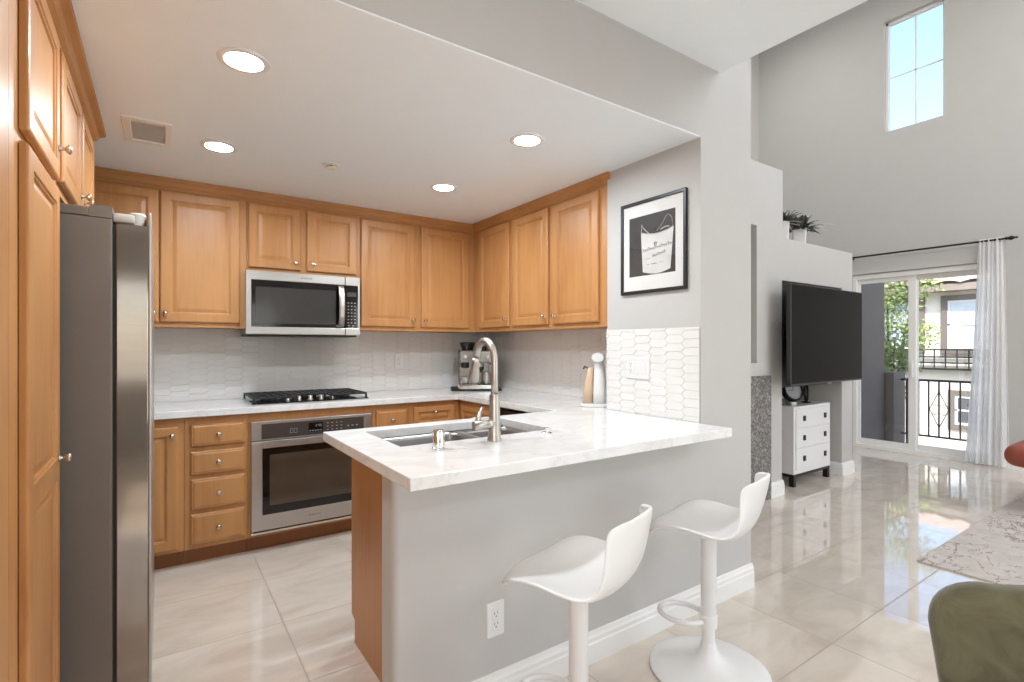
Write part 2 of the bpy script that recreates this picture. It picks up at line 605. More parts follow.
# ------------------------------------------------------------------ setting
structure(MB().box(XL - 0.1, XW, YZ - 0.1, YLB + 0.1, -0.12, 0.0), 'floor', FLOORM, origin=(0, 0, 0))
mb = MB()
mb.cells([XL, 2.195, XR], [YF + 0.002, 2.2, YB], lambda x, y: x < 2.195 or y > 2.2, HK, HK + 0.006)
structure(mb, 'ceiling_kitchen', CEIL)
structure(MB().box(XL, 2.35, YZ, YF, HS, HS + 0.3), 'ceiling_dining', CEIL)
structure(MB().box(2.35, XW + 0.1, YZ - 0.1, YLB + 0.1, HT, HT + 0.15), 'ceiling_living', CEIL)
structure(MB().box(XL, 2.195, YF, YF + 0.16, HK + 0.006, HT), 'wall_beam', PAINT)
structure(MB().box(2.27, 2.35, YZ, YF, HS + 0.3, HT), 'wall_loft', PAINT)
mb = MB(frame((XL, 0, 0), (0, 1, 0), (0, 0, 1), (-1, 0, 0)))
mb.cells([YZ - 0.1, -1.9, -0.3, YB + 0.12], [0, 0.85, 2.2, HS + 0.3], lambda y, z: not (-1.9 < y < -0.3 and 0.85 < z < 2.2), 0, 0.12)
structure(mb, 'wall_left', PAINT)
structure(MB().box(XL, XR, YB, YB + 0.12, 0, HK), 'wall_back', PAINT)
structure(MB().box(XR, XC, 2.2, YLB, 0, HT), 'wall_right', PAINT)
structure(MB().box(2.195, XC, YF, 2.2, 0, HT), 'wall_wing', PAINT)
# peninsula half wall with a rounded free end
mb = MB()
pts = [(2.195, YF), (2.195, YF + 0.125), (0.637, YF + 0.125)]
for k in range(7):
    a = radians(90 + 90 * k / 6)
    pts.append((0.637 + 0.025 * cos(a), YF + 0.1 + 0.025 * sin(a)))
for k in range(7):
    a = radians(180 + 90 * k / 6)
    pts.append((0.637 + 0.025 * cos(a), YF + 0.025 + 0.025 * sin(a)))
mb.prism(pts, 'z', 0, 0.88)
structure(mb, 'wall_peninsula', PAINT, smooth='auto')
structure(MB().box(XC, XW + 0.1, YLB, YLB + 0.12, 0, HT), 'wall_living_back', PAINT_DARK)

# wall with the sliding door and the high window
M = frame((XW, 0, 0), (0, 1, 0), (0, 0, 1), (1, 0, 0))
mb = MB(M)
hole = lambda y, z: not ((1.60 < y < 2.99 and z < 2.20) or (2.055 < y < 2.645 and 3.94 < z < 5.31))
mb.cells([YZ - 0.1, 1.60, 2.055, 2.645, 2.99, YLB + 0.1], [0, 2.20, 3.94, 5.31, HT], hole, 0, 0.16)
structure(mb, 'wall_window', PAINT_DARK)

# wall behind the camera with two shuttered windows, patio doors and high windows
M = frame((0, YZ, 0), (1, 0, 0), (0, 0, 1), (0, -1, 0))
mb = MB(M)
def hole(x, z):
    return not ((-0.75 < x < 0.05 and 0.83 < z < 2.15) or (1.05 < x < 1.85 and 0.83 < z < 2.15)
                or (3.3 < x < 6.7 and z < 2.2) or (3.0 < x < 6.8 and 3.4 < z < 5.1))
mb.cells([XL - 0.1, -0.75, 0.05, 1.05, 1.85, 3.0, 3.3, 6.7, 6.8, XW + 0.16], [0, 0.83, 2.15, 2.2, 3.4, 5.1, HT], hole, 0, 0.12)
structure(mb, 'wall_front', PAINT)

def casing(mb, x0, x1, z0, z1, w=0.06, n0=0.0, n1=0.02, bottom=True):
    mb.box(x0 - w, x0, z0 - (w if bottom else 0), z1 + w, n0, n1)
    mb.box(x1, x1 + w, z0 - (w if bottom else 0), z1 + w, n0, n1)
    mb.box(x0, x1, z1, z1 + w, n0, n1)
    if bottom:
        mb.box(x0, x1, z0 - w, z0, n0, n1)
for i, x0 in enumerate((-0.75, 1.05)):
    Mi = frame((0, YZ, 0), (1, 0, 0), (0, 0, 1), (0, 1, 0))
    x1 = x0 + 0.8
    mb = MB(Mi)
    casing(mb, x0, x1, 0.83, 2.15)
    mb.box(x0, x0 + 0.05, 0.83, 2.15, -0.04, 0.0)
    mb.box(x1 - 0.05, x1, 0.83, 2.15, -0.04, 0.0)
    mb.box(x0 + 0.05, x1 - 0.05, 2.09, 2.15, -0.04, 0.0)
    mb.box(x0 + 0.05, x1 - 0.05, 0.83, 0.90, -0.04, 0.0)
    wf = structure(mb, 'window_%d' % (3 + i), TRIM)
    mb = MB(Mi)
    z = 0.95
    while z < 2.06:
        mb.loft([[(x0 + 0.052, z - 0.012, -0.045), (x0 + 0.052, z + 0.03, 0.012), (x0 + 0.052, z + 0.036, 0.008), (x0 + 0.052, z - 0.006, -0.049)],
                 [(x1 - 0.052, z - 0.012, -0.045), (x1 - 0.052, z + 0.03, 0.012), (x1 - 0.052, z + 0.036, 0.008), (x1 - 0.052, z - 0.006, -0.049)]])
        z += 0.085
    mb.build('shutter_louvers', TRIM, wf)
Mi = frame((0, YZ, 0), (1, 0, 0), (0, 0, 1), (0, 1, 0))
mb = MB(Mi)
casing(mb, 3.3, 6.7, 0.0, 2.2, bottom=False)
for x in (3.3, 4.95, 6.64):
    mb.box(x, x + 0.06, 0, 2.2, -0.08, -0.02)
mb.box(3.3, 6.7, 2.14, 2.2, -0.08, -0.02).box(3.3, 6.7, 0, 0.08, -0.08, -0.02)
structure(mb, 'door_2', TRIM)
mb = MB(Mi)
casing(mb, 3.0, 6.8, 3.4, 5.1)
for x in (4.2, 5.5):
    mb.box(x, x + 0.05, 3.4, 5.1, -0.08, -0.02)
structure(mb, 'window_2', TRIM)

mb = MB(face_left(XL))
casing(mb, -1.9, -0.3, 0.85, 2.2)
mb.box(-1.13, -1.07, 0.85, 2.2, -0.07, -0.03)
structure(mb, 'window_5', TRIM)  # unseen window added as an opening for the left fill lamp
# baseboards
BBP = [(0, 0), (0.016, 0), (0.016, 0.078), (0.013, 0.085), (0.013, 0.101), (0.009, 0.110), (0.007, 0.121), (0.0, 0.125)]
def baseboard(name, p, q, n):
    """Run a skirting profile from p to q (floor points), n points into the room."""
    p, q, n = Vector((p[0], p[1], 0)), Vector((q[0], q[1], 0)), Vector((n[0], n[1], 0))
    mb = MB()
    mb.loft([[P + n * d + Vector((0, 0, z)) for d, z in BBP] for P in (p, q)])
    return structure(mb, name, TRIM)
baseboard('baseboard_peninsula', (0.65, YF), (XC + 0.006, YF), (0, -1))
baseboard('baseboard_column', (XC, YF), (XC, 2.36), (1, 0))
baseboard('baseboard_window', (XW, YZ), (XW, 1.60), (-1, 0))

# living room shelf wall: fireplace block, media niche, ledge
YS = 2.37
M = frame((0, YS, 0), (1, 0, 0), (0, 0, 1), (0, 1, 0))   # n goes into the wall
mb = MB(M)
hole = lambda x, z: not ((2.95 < x < 4.09 and 1.154 < z < 2.30) or (4.485 < x < 5.62 and z < 1.872))
hole2 = lambda x, z: hole(x, z) and (z < 2.245 or x < 4.50)
mb.cells([XC, 2.95, 3.0, 3.85, 4.09, 4.485, 4.50, 5.62, 5.855], [0, 0.18, 0.85, 1.154, 1.872, 2.245, 2.30, 2.832], hole2, 0, 0.34)
structure(mb, 'wall_media', PAINT)
structure(MB().box(2.64, 4.485, YS + 0.34, 3.2, 0, 2.832), 'wall_fireplace_back', PAINT)
structure(MB().box(4.485, 5.62, 2.95, 3.2, 0, 1.872), 'wall_niche_back', PAINT)
structure(MB().box(5.62, 5.855, YS + 0.34, 3.2, 0, 2.245), 'wall_media_side', PAINT)
structure(MB().box(4.485, 5.62, YS + 0.34, 3.2, 1.872, 2.245), 'wall_niche_top', PAINT)
baseboard('baseboard_fireplace', (4.275, YS), (4.50, YS), (0, -1))
baseboard('baseboard_media', (5.605, YS), (5.871, YS), (0, -1))
baseboard('baseboard_niche', (5.62, 2.95), (5.62, YS - 0.014), (-1, 0))
baseboard('baseboard_media_side', (5.855, YS - 0.014), (5.855, 3.2), (1, 0))
fp = thing('fireplace', 'speckled dark granite fireplace surround set in the pale wall beyond the column', 'fireplace', (3.45, YS, 0))
mb = MB()
mb.box(2.72, 3.02, YS - 0.025, YS, 0, 1.046, 0.003).box(3.83, 4.272, YS - 0.025, YS, 0, 1.046, 0.003)
mb.box(3.02, 3.83, YS - 0.025, YS, 0.83, 1.046, 0.003).box(3.02, 3.83, YS - 0.025, YS, 0, 0.2, 0.003)
mb.build('surround', STONE, fp)
mb = MB()
mb.box(3.02, 3.83, YS - 0.006, YS, 0.2, 0.83)
for k in range(9):
    x = 3.07 + k * 0.09
    mb.box(x, x + 0.008, YS - 0.014, YS - 0.006, 0.24, 0.80)
mb.build('firebox', BLACKM, fp)

# ------------------------------------------------------------------ sliding door, window, curtain
dr = MB(frame((XW, 0, 0), (0, 1, 0), (0, 0, 1), (1, 0, 0)))
dr.box(1.60, 2.99, 2.14, 2.20, -0.012, 0.12).box(1.60, 2.99, 0.0, 0.045, -0.012, 0.12)
dr.box(2.945, 2.99, 0.045, 2.14, -0.012, 0.12).box(1.60, 1.645, 0.045, 2.14, -0.012, 0.12)
door1 = structure(dr, 'door_1', TRIM, bevel=0.004)
def sash(y0, y1, n0, n1, wl, wr, gm):
    mb = MB(frame((XW, 0, 0), (0, 1, 0), (0, 0, 1), (1, 0, 0)))
    mb.box(y0, y0 + wl, 0.045, 2.14, n0, n1).box(y1 - wr, y1, 0.045, 2.14, n0, n1)
    mb.box(y0 + wl, y1 - wr, 2.085, 2.14, n0, n1).box(y0 + wl, y1 - wr, 0.045, 0.115, n0, n1)
    s = mb.build('sash', TRIM, door1, bevel=0.003)
    g = MB(frame((XW, 0, 0), (0, 1, 0), (0, 0, 1), (1, 0, 0)))
    g.box(y0 + wl, y1 - wr, 0.115, 2.085, (n0 + n1) / 2 - 0.003, (n0 + n1) / 2 + 0.003)
    g.build('pane', gm, s)
    return s
sash(2.325, 2.945, 0.015, 0.05, 0.075, 0.03, GLASS_TINT)
sash(1.645, 2.385, 0.055, 0.09, 0.03, 0.065, GLASS)
mb = MB(frame((XW, 0, 0), (0, 1, 0), (0, 0, 1), (1, 0, 0)))
mb.box(2.350, 2.372, 0.92, 1.12, -0.02, 0.015, 0.006)
mb.build('door_handle', WHITE, door1)
structure(MB().box(XW - 0.035, XW, 1.62, 3.02, 2.205, 2.40, 0.004), 'trim_1', PAINT)

wd = MB(frame((XW, 0, 0), (0, 1, 0), (0, 0, 1), (1, 0, 0)))
Y0, Y1, Z0, Z1 = 2.055, 2.645, 3.94, 5.31
wd.box(Y0, Y0 + 0.025, Z0, Z1, 0.06, 0.12).box(Y1 - 0.025, Y1, Z0, Z1, 0.06, 0.12)
wd.box(Y0, Y1, Z0, Z0 + 0.025, 0.06, 0.12).box(Y0, Y1, Z1 - 0.03, Z1, 0.06, 0.12)
win1 = structure(wd, 'window_1', TRIM)
mb = MB(frame((XW, 0, 0), (0, 1, 0), (0, 0, 1), (1, 0, 0)))
ym, zm = (Y0 + Y1) / 2, (Z0 + Z1) / 2
mb.box(ym - 0.008, ym + 0.008, Z0 + 0.025, Z1 - 0.03, 0.085, 0.1).box(Y0 + 0.025, Y1 - 0.025, zm - 0.008, zm + 0.008, 0.085, 0.1)
mb.build('muntin', TRIM, win1)
mb = MB(frame((XW, 0, 0), (0, 1, 0), (0, 0, 1), (1, 0, 0)))
mb.box(Y0 + 0.025, Y1 - 0.025, Z0 + 0.025, Z1 - 0.03, 0.09, 0.095)
mb.build('pane', GLASS, win1)

XRD = 7.33
rod = thing('curtain_rod', 'thin black curtain rod with turned finial above the sliding door', 'curtain rod', (XRD, 2.2, 2.425))
MB().tube([(XRD, 1.52, 2.425), (XRD, 3.05, 2.425)], 0.011).build('rod', BLACKM, rod)
for y, s in ((1.52, -1), (3.05, 1)):
    mb = MB()
    mb.lathe([(0.013, 0), (0.02, 0.006 * s), (0.012, 0.016 * s), (0.018, 0.03 * s), (0.024, 0.045 * s), (0.016, 0.062 * s), (0.008, 0.075 * s), (0.012, 0.085 * s), (0.004, 0.098 * s)], (XRD, y, 2.425), 'y', 14)
    mb.build('finial', BLACKM, rod, smooth=True)
for y in (1.56, 2.99):
    mb = MB().tube([(XRD, y, 2.405), (XRD + 0.04, y, 2.405), (XW - 0.002, y, 2.405)], 0.007)
    mb.lathe([(0.02, 0), (0.02, -0.006)], (XW - 0.001, y, 2.405), 'x', 12)
    mb.build('bracket', BLACKM, rod)
# sheer curtain gathered at the right of the door
mb = MB()
ny, nz = 90, 26
rows = []
for k in range(nz + 1):
    t = k / nz
    z = 2.45 - t * 2.43
    ya = 1.745 + 0.10 * t ** 1.5
    yb = 1.528 - 0.035 * t
    row = []
    for i in range(ny + 1):
        s = i / ny
        y = yb + (ya - yb) * s
        amp = 0.016 + 0.014 * t
        x = XRD + amp * sin(s * 2 * pi * 6.5 + 0.5 * sin(3 * t + s * 5)) + 0.012 * sin(s * 21 + t * 2)
        if k == 0:
            x = XRD + (x - XRD) * 0.6
        row.append((x, y, z))
    rows.append(row)
mb.loft(rows, close=False)
cur = mb.build('sheer_curtain', SHEER, smooth=True)
tag(cur, 'white sheer curtain gathered at the right side of the sliding door', 'curtain')

# ------------------------------------------------------------------ backsplash tiles
def pickets(M, u0, u1, v0, v1, th=0.0045, L=0.128, H=0.043, p=0.021, g=0.0009, u_off=0.0):
    mb = MB()
    bm = mb.bm
    px = L - p
    i = int((u0 - u_off) / px) - 1
    while u_off + i * px < u1 + L:
        cx = u_off + i * px
        off = (H / 2) if i % 2 else 0.0
        j = int(v0 / H) - 1
        while j * H + off < v1 + H:
            cz = j * H + off
            def hexa(s):
                a, b, q = L / 2 - s, H / 2 - s * 0.87, p
                return [(cx - a, cz), (cx - a + q, cz - b), (cx + a - q, cz - b), (cx + a, cz), (cx + a - q, cz + b), (cx - a + q, cz + b)]
            mb.loft([[(x, z, 0) for x, z in hexa(g)], [(x, z, th - 0.0010) for x, z in hexa(g)], [(x, z, th) for x, z in hexa(g + 0.0018)]], cap0=False)
            j += 1
        i += 1
    for co, no in (((u0, 0, 0), (-1, 0, 0)), ((u1, 0, 0), (1, 0, 0)), ((0, v0, 0), (0, -1, 0)), ((0, v1, 0), (0, 1, 0))):
        geom = bm.verts[:] + bm.edges[:] + bm.faces[:]
        bmesh.ops.bisect_plane(bm, geom=geom, plane_co=co, plane_no=no, clear_outer=True)
    for v in bm.verts:
        v.co = M @ v.co
    return mb
def splash(name, label, M, u0, u1, v0, v1):
    g = MB(M).box(u0, u1, v0, v1, 0, 0.0035)
    o = structure(g, name, GROUT)
    Mt = M @ Matrix.Translation((0, 0, 0.003))
    pickets(Mt, u0, u1, v0, v1).build('picket_tiles', TILEW, o, recalc=False)
    return o
splash('trim_2', '', face_back(YB), XL, XR, 0.92, 1.45)
splash('trim_3', '', face_right(XR), -YB, -2.2, 0.92, 1.45)
splash('trim_4', '', face_right(2.195), -2.2, -YF - 0.004, 0.92, 1.392)

# ------------------------------------------------------------------ cabinets
def knob(M, u, v, n, parent):
    mb = MB(M)
    mb.lathe([(0.010, n), (0.010, n + 0.003), (0.005, n + 0.006), (0.005, n + 0.014), (0.010, n + 0.018), (0.0145, n + 0.023), (0.0145, n + 0.027), (0.009, n + 0.031), (0.001, n + 0.032)], (u, v, 0), 'z', 16)
    return mb.build('knob', KNOBM, parent, smooth=True)

def rect(u0, u1, v0, v1, i, n):
    return [(u0 + i, v0 + i, n), (u1 - i, v0 + i, n), (u1 - i, v1 - i, n), (u0 + i, v1 - i, n)]
def door(M, u0, u1, v0, v1, parent, name='door', kn=None, stile=0.052, panels=None, th=0.020, mat=None, slab=False):
    mb = MB(M)
    n = 0.0015
    F = th
    if slab:
        mb.loft([rect(u0, u1, v0, v1, 0, n), rect(u0, u1, v0, v1, 0, F - 0.007), rect(u0, u1, v0, v1, 0.005, F - 0.003),
                 rect(u0, u1, v0, v1, 0.011, F - 0.003), rect(u0, u1, v0, v1, 0.016, F - 0.0005), rect(u0, u1, v0, v1, 0.019, F)])
    else:
        panels = panels or [(v0 + stile, v1 - stile)]
        mb.loft([rect(u0, u1, v0, v1, 0, n), rect(u0, u1, v0, v1, 0, F - 0.006), rect(u0, u1, v0, v1, 0.003, F - 0.002), rect(u0, u1, v0, v1, 0.008, F)], cap1=False)
        a, b = u0 + stile, u1 - stile
        e = 0.008
        ys = [v0 + e] + [q for p in panels for q in p] + [v1 - e]
        quad = lambda x0, x1, y0, y1: mb.poly([(x0, y0, F), (x1, y0, F), (x1, y1, F), (x0, y1, F)])
        for y0, y1 in zip(ys, ys[1:]):
            quad(u0 + e, a, y0, y1)
            quad(b, u1 - e, y0, y1)
        for k in range(0, len(ys), 2):
            quad(a, b, ys[k], ys[k + 1])
        for p0, p1 in panels:
            R = lambda i, h: rect(a, b, p0, p1, i, h)
            mb.loft([R(0, F), R(0.002, F - 0.004), R(0.007, F - 0.005), R(0.009, F - 0.0105), R(0.013, F - 0.011), R(0.032, F - 0.0065), R(0.035, F - 0.006)], cap0=False)
    o = mb.build(name, mat or WOOD, parent, weld=True)
    if kn:
        knob(M, kn[0], kn[1], F, o)
    return o

def cabinet(name, label, cat, M, u0, u1, v0, v1, depth, group=None, hollow=None):
    c = M @ Vector(((u0 + u1) / 2, v0, -depth / 2))
    t = thing(name, label, cat, tuple(c), group)
    mb = MB(M)
    if hollow:
        a, b, c_, d = hollow
        mb.box(u0, a, v0, v1, -depth, 0).box(b, u1, v0, v1, -depth, 0)
        mb.box(a, b, v0, c_, -depth, 0).box(a, b, d, v1, -depth, 0)
        mb.box(a, b, c_, d, -depth, -depth + 0.012)
    else:
        mb.box(u0, u1, v0, v1, -depth, 0)
    mb.build('body', WOOD, t)
    return t

UB, UT = 1.415, 2.29      # upper cabinets: bottom and top of the boxes
DB, DT = 1.445, 2.25      # doors
GU = 'maple upper cabinets'
MBk = face_back(3.81)
t = cabinet('upper_cabinet', 'maple wall cabinet in the back corner by the refrigerator, two doors, left of the microwave', 'cabinet', MBk, -0.88, 0.470, UB, UT, 0.333, GU)
door(MBk, -0.448, -0.011, DB, DT, t, kn=(-0.036, 1.50))
door(MBk, -0.004, 0.430, DB, DT, t, kn=(0.022, 1.50))
t = cabinet('upper_cabinet', 'short maple wall cabinet with two doors directly above the microwave', 'cabinet', MBk, 0.472, 1.216, 1.80, UT, 0.333, GU)
door(MBk, 0.479, 0.808, 1.823, DT, t, kn=(0.772, 1.872))
door(MBk, 0.850, 1.200, 1.823, DT, t, kn=(0.886, 1.872))
t = cabinet('upper_cabinet', 'tall maple wall cabinet with two doors between microwave and inner corner', 'cabinet', MBk, 1.218, 2.212, UB, UT, 0.333, GU)
door(MBk, 1.233, 1.670, DB, DT, t, kn=(1.643, 1.50))
door(MBk, 1.720, 2.158, DB, DT, t, kn=(1.748, 1.50))
MRt = face_right(2.212)
t = cabinet('upper_cabinet', 'single door maple wall cabinet on the right wall, nearest the inner corner', 'cabinet', MRt, -3.808, -3.226, UB, UT, 0.336, GU)
door(MRt, -3.697, -3.252, DB, DT, t, kn=(-3.282, 1.50))
t = cabinet('upper_cabinet', 'double door maple wall cabinet on the right wall beside the framed picture', 'cabinet', MRt, -3.224, -2.200, UB, UT, 0.336, GU)
door(MRt, -3.198, -2.772, DB, DT, t, kn=(-2.802, 1.50))
door(MRt, -2.720, -2.280, DB, DT, t, kn=(-2.690, 1.50))

# crown moulding on the wall cabinets
CRP = [(0.0, 2.262), (0.006, 2.262), (0.006, 2.272), (0.016, 2.282), (0.022, 2.300), (0.035, 2.312), (0.037, HK - 0.001), (0.0, HK - 0.001)]
cr = thing('crown_molding', 'maple crown molding along the tops of the back and right wall cabinets', 'molding', (1.0, 3.8, 2.26))
mb = MB()
loops = []
for d, z in CRP:
    pass
path = [(-0.30, 3.81, 0, -1), (2.212, 3.81, -1, -1), (2.212, 2.178, -1, 0)]
loops = []
for x, y, nx, ny in path:
    loops.append([(x + nx * d if nx else x, y + ny * d if ny else y, z) for d, z in CRP])
loops[0] = [(-0.88, 3.81 - d, z) for d, z in CRP]
loops[2] = [(2.212 - d, 2.178, z) for d, z in CRP]
mb.loft(loops)
mb.build('molding_run', WOOD_X, cr)

# left wall: pantry and refrigerator cabinet
MLf = face_left(-0.278)
t = cabinet('pantry_cabinet', 'tall maple pantry cabinet at the left edge, closest to the camera', 'cabinet', MLf, 0.80, 1.566, 0.0, UT, 0.635)
door(MLf, 0.84, 1.26, 1.80, DT, t, kn=(0.87, 1.905))
door(MLf, 0.84, 1.26, 0.12, 1.772, t, kn=(0.87, 0.955), panels=[(0.172, 0.90), (0.955, 1.72)])
t = cabinet('pantry_cabinet', 'tall maple pantry cabinet next to the refrigerator, doors with round knobs', 'cabinet', MLf, 1.568, 2.150, 0.0, UT, 0.635)
door(MLf, 1.658, 2.110, 1.812, DT, t, kn=(2.082, 1.905))
door(MLf, 1.658, 2.110, 0.12, 1.784, t, kn=(2.082, 0.955), panels=[(0.172, 0.890), (0.955, 1.732)])
t = cabinet('fridge_cabinet', 'maple wall cabinet with two doors over the refrigerator', 'cabinet', MLf, 2.152, 3.135, 1.80, UT, 0.635)
door(MLf, 2.192, 2.655, 1.83, DT, t, kn=(2.620, 1.885))
door(MLf, 2.690, 3.110, 1.83, DT, t, kn=(2.725, 1.885))
cr = thing('crown_molding', 'maple crown molding on top of the left pantry cabinets', 'molding', (-0.27, 2.0, 2.26))
mb = MB()
mb.loft([[(-0.277 + d * 1.55, 0.80, z) for d, z in CRP], [(-0.277 + d * 1.55, 3.136 + d * 1.3, z) for d, z in CRP], [(-0.91, 3.136 + d * 1.3, z) for d, z in CRP]])
mb.build('molding_run', WOOD_Y, cr)

# base cabinets, back wall
BB, BT = 0.098, 0.878
MB0 = face_back(3.56)
GB = 'maple base cabinets'
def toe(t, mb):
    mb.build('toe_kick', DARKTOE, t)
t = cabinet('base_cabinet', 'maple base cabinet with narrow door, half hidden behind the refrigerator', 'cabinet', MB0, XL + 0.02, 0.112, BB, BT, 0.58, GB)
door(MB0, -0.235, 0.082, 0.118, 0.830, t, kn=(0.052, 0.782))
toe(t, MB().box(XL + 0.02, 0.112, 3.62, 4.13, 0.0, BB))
t = cabinet('base_cabinet', 'maple drawer base with four drawers, left of the oven', 'cabinet', MB0, 0.114, 0.446, BB, BT, 0.58, GB)
for z0, z1 in ((0.126, 0.304), (0.332, 0.510), (0.537, 0.672), (0.704, 0.834)):
    door(MB0, 0.146, 0.428, z0, z1, t, 'drawer', kn=(0.287, (z0 + z1) / 2), slab=True)
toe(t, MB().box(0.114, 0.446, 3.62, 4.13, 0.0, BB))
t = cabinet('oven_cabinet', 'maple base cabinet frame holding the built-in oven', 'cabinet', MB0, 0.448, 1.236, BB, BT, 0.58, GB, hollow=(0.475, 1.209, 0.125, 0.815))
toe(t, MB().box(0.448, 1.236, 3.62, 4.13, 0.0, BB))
t = cabinet('base_cabinet', 'maple base cabinet right of the oven with two drawer fronts', 'cabinet', MB0, 1.238, 1.938, BB, BT, 0.58, GB)
door(MB0, 1.262, 1.494, 0.690, 0.836, t, 'drawer', kn=(1.378, 0.763), slab=True)
door(MB0, 1.262, 1.494, 0.126, 0.660, t, kn=(1.466, 0.61))
door(MB0, 1.545, 1.884, 0.690, 0.840, t, 'drawer', kn=(1.715, 0.80), stile=0.036)
door(MB0, 1.545, 1.884, 0.126, 0.660, t, kn=(1.573, 0.61))
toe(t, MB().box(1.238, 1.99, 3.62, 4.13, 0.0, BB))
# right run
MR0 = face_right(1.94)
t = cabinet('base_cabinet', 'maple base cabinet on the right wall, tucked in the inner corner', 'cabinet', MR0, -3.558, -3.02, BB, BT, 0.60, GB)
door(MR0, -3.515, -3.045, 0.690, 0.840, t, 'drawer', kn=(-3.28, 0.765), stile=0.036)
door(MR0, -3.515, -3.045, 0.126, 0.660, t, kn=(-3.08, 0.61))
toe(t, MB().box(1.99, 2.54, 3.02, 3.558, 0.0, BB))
dw = thing('dishwasher', 'black-topped dishwasher under the right counter beyond the sink', 'dishwasher', (2.24, 2.71, 0))
MB().box(1.945, 2.54, 2.42, 3.015, 0.1, 0.868, 0.004).build('body', BLACK, dw)
MB().box(1.915, 1.944, 2.425, 3.010, 0.12, 0.76, 0.005).build('door', STEEL_D, dw)
MB().box(1.915, 1.944, 2.425, 3.010, 0.765, 0.866, 0.004).build('control_panel', BLKGLASS, dw)
MB().box(1.99, 2.5, 2.43, 3.01, 0.0, 0.1).build('toe_kick', BLACK, dw)

# peninsula cabinet (open carcass under the sink)
pc = thing('peninsula_cabinet', 'maple sink cabinet under the peninsula with plain end panel by the grey half wall', 'cabinet', (1.3, 1.98, 0))
mb = MB()
mb.prism([(1.69, 0.0), (2.24, 0.0), (2.24, 0.100), (2.285, 0.112), (2.285, 0.878), (1.69, 0.878)], 'x', 0.700, 0.719)
mb.build('end_panel', WOOD, pc)
mb = MB()
mb.box(0.719, 1.90, 2.262, 2.284, 0.10, 0.878).box(1.881, 1.90, 1.69, 2.262, 0.10, 0.878)
mb.box(0.719, 1.881, 1.69, 2.262, 0.10, 0.118).box(0.719, 1.90, 2.23, 2.24, 0.0, 0.10)
mb.build('body', WOOD, pc)
MPn = frame((0, 2.284, 0), (-1, 0, 0), (0, 0, 1), (0, 1, 0))
for a, b, k in ((-1.10, -0.735, -0.775 - 0.29), (-1.475, -1.11, -1.145), (-1.87, -1.485, -1.52)):
    door(MPn, a, b, 0.126, 0.66, pc, kn=(k, 0.61))
    door(MPn, a, b, 0.690, 0.840, pc, 'drawer', kn=((a + b) / 2, 0.765), slab=True)

# ------------------------------------------------------------------ countertop, sink, faucet
XS = [XL + 0.005, 0.589, 0.745, 1.475, 1.905, 2.170, 2.1855, 2.55]
YS_ = [1.375, 1.557, 1.825, 2.205, 2.245, 2.332, 3.525, 4.145]
def filled(x, y):
    if y > 3.525:
        return True
    if x > 1.905 and y > 2.205:
        return True
    if 0.589 < x < 2.170 and y < 1.557:
        return True
    if 0.589 < x < 2.1855 and 1.557 < y < 2.205:
        return not (0.745 < x < 1.475 and 1.825 < y < 2.245)
    if 0.589 < x < 1.905 and 2.205 < y < 2.332:
        return not (0.745 < x < 1.475 and y < 2.245)
    return False
mb = MB()
mb.cells(XS, YS_, filled, 0.880, 0.920)
ct = mb.build('countertop', QUARTZ, bevel=0.003)
tag(ct, 'white veined quartz countertop running around the kitchen and over the peninsula', 'countertop')

sk = thing('sink', 'stainless double bowl undermount sink in the peninsula counter', 'sink', (1.11, 2.03, 0.68))
SX0, SX1, SY0, SY1 = 0.735, 1.485, 1.815, 2.255
def bowl(x0, x1, y0, y1, depth):
    mb = MB()
    zt = 0.879
    lv = [(0.0, 0.05, zt), (0.004, 0.05, zt - 0.02), (0.012, 0.05, zt - depth + 0.03), (0.03, 0.05, zt - depth + 0.004), (0.05, 0.05, zt - depth)]
    loops = [rrect(x0 + i, x1 - i, y0 + i, y1 - i, r, z, 6) for i, r, z in lv]
    mb.loft(loops, True, False, True, smooth=True)
    o = mb.build('bowl', SINKM, sk, recalc=False)
    sd = o.modifiers.new('thickness', 'SOLIDIFY'); sd.thickness = 0.003; sd.offset = -1
    d = MB()
    cx, cy = (x0 + x1) / 2, (y0 + y1) / 2
    d.lathe([(0.045, zt - depth + 0.0015), (0.045, zt - depth + 0.004), (0.03, zt - depth + 0.003), (0.001, zt - depth + 0.002)], (cx, cy, 0), 'z', 20)
    d.build('drain', CHROME, o, smooth=True)
bowl(0.747, 1.188, 1.827, 2.243, 0.20)
bowl(1.212, 1.473, 1.827, 2.243, 0.17)
mb = MB()
mb.cells([SX0, 0.747, 1.188, 1.212, 1.473, SX1], [SY0, 1.827, 2.243, SY1],
         lambda x, y: not ((0.747 < x < 1.188 or 1.212 < x < 1.473) and 1.827 < y < 2.243), 0.8745, 0.8795)
mb.build('rim', SINKM, sk)

fx, fy = 1.103, 1.735
fc = thing('faucet', 'brushed nickel gooseneck pull-down faucet standing behind the sink', 'faucet', (fx, fy, 0.92))
dirx, diry = 0.05, 0.998   # spout points over the sink
mb = MB()
mb.lathe([(0.029, 0.9205), (0.029, 0.928), (0.026, 0.934), (0.0235, 0.96), (0.0205, 1.10), (0.0195, 1.105)], (fx, fy, 0), 'z', 24)
mb.build('body', NICKEL, fc, smooth='auto')
R = 0.080
pts = [(fx, fy, 1.10), (fx, fy, 1.16), (fx, fy, 1.235)]
for k in range(1, 15):
    a = radians(180 - k * 12.2)
    q = R + R * cos(a)
    pts.append((fx + dirx * q, fy + diry * q, 1.235 + R * sin(a) * 1.05))
mb = MB().tube(pts, 0.0145, 14)
mb.build('gooseneck', NICKEL, fc)
e = Vector(pts[-1]); d = (Vector(pts[-1]) - Vector(pts[-2])).normalized()
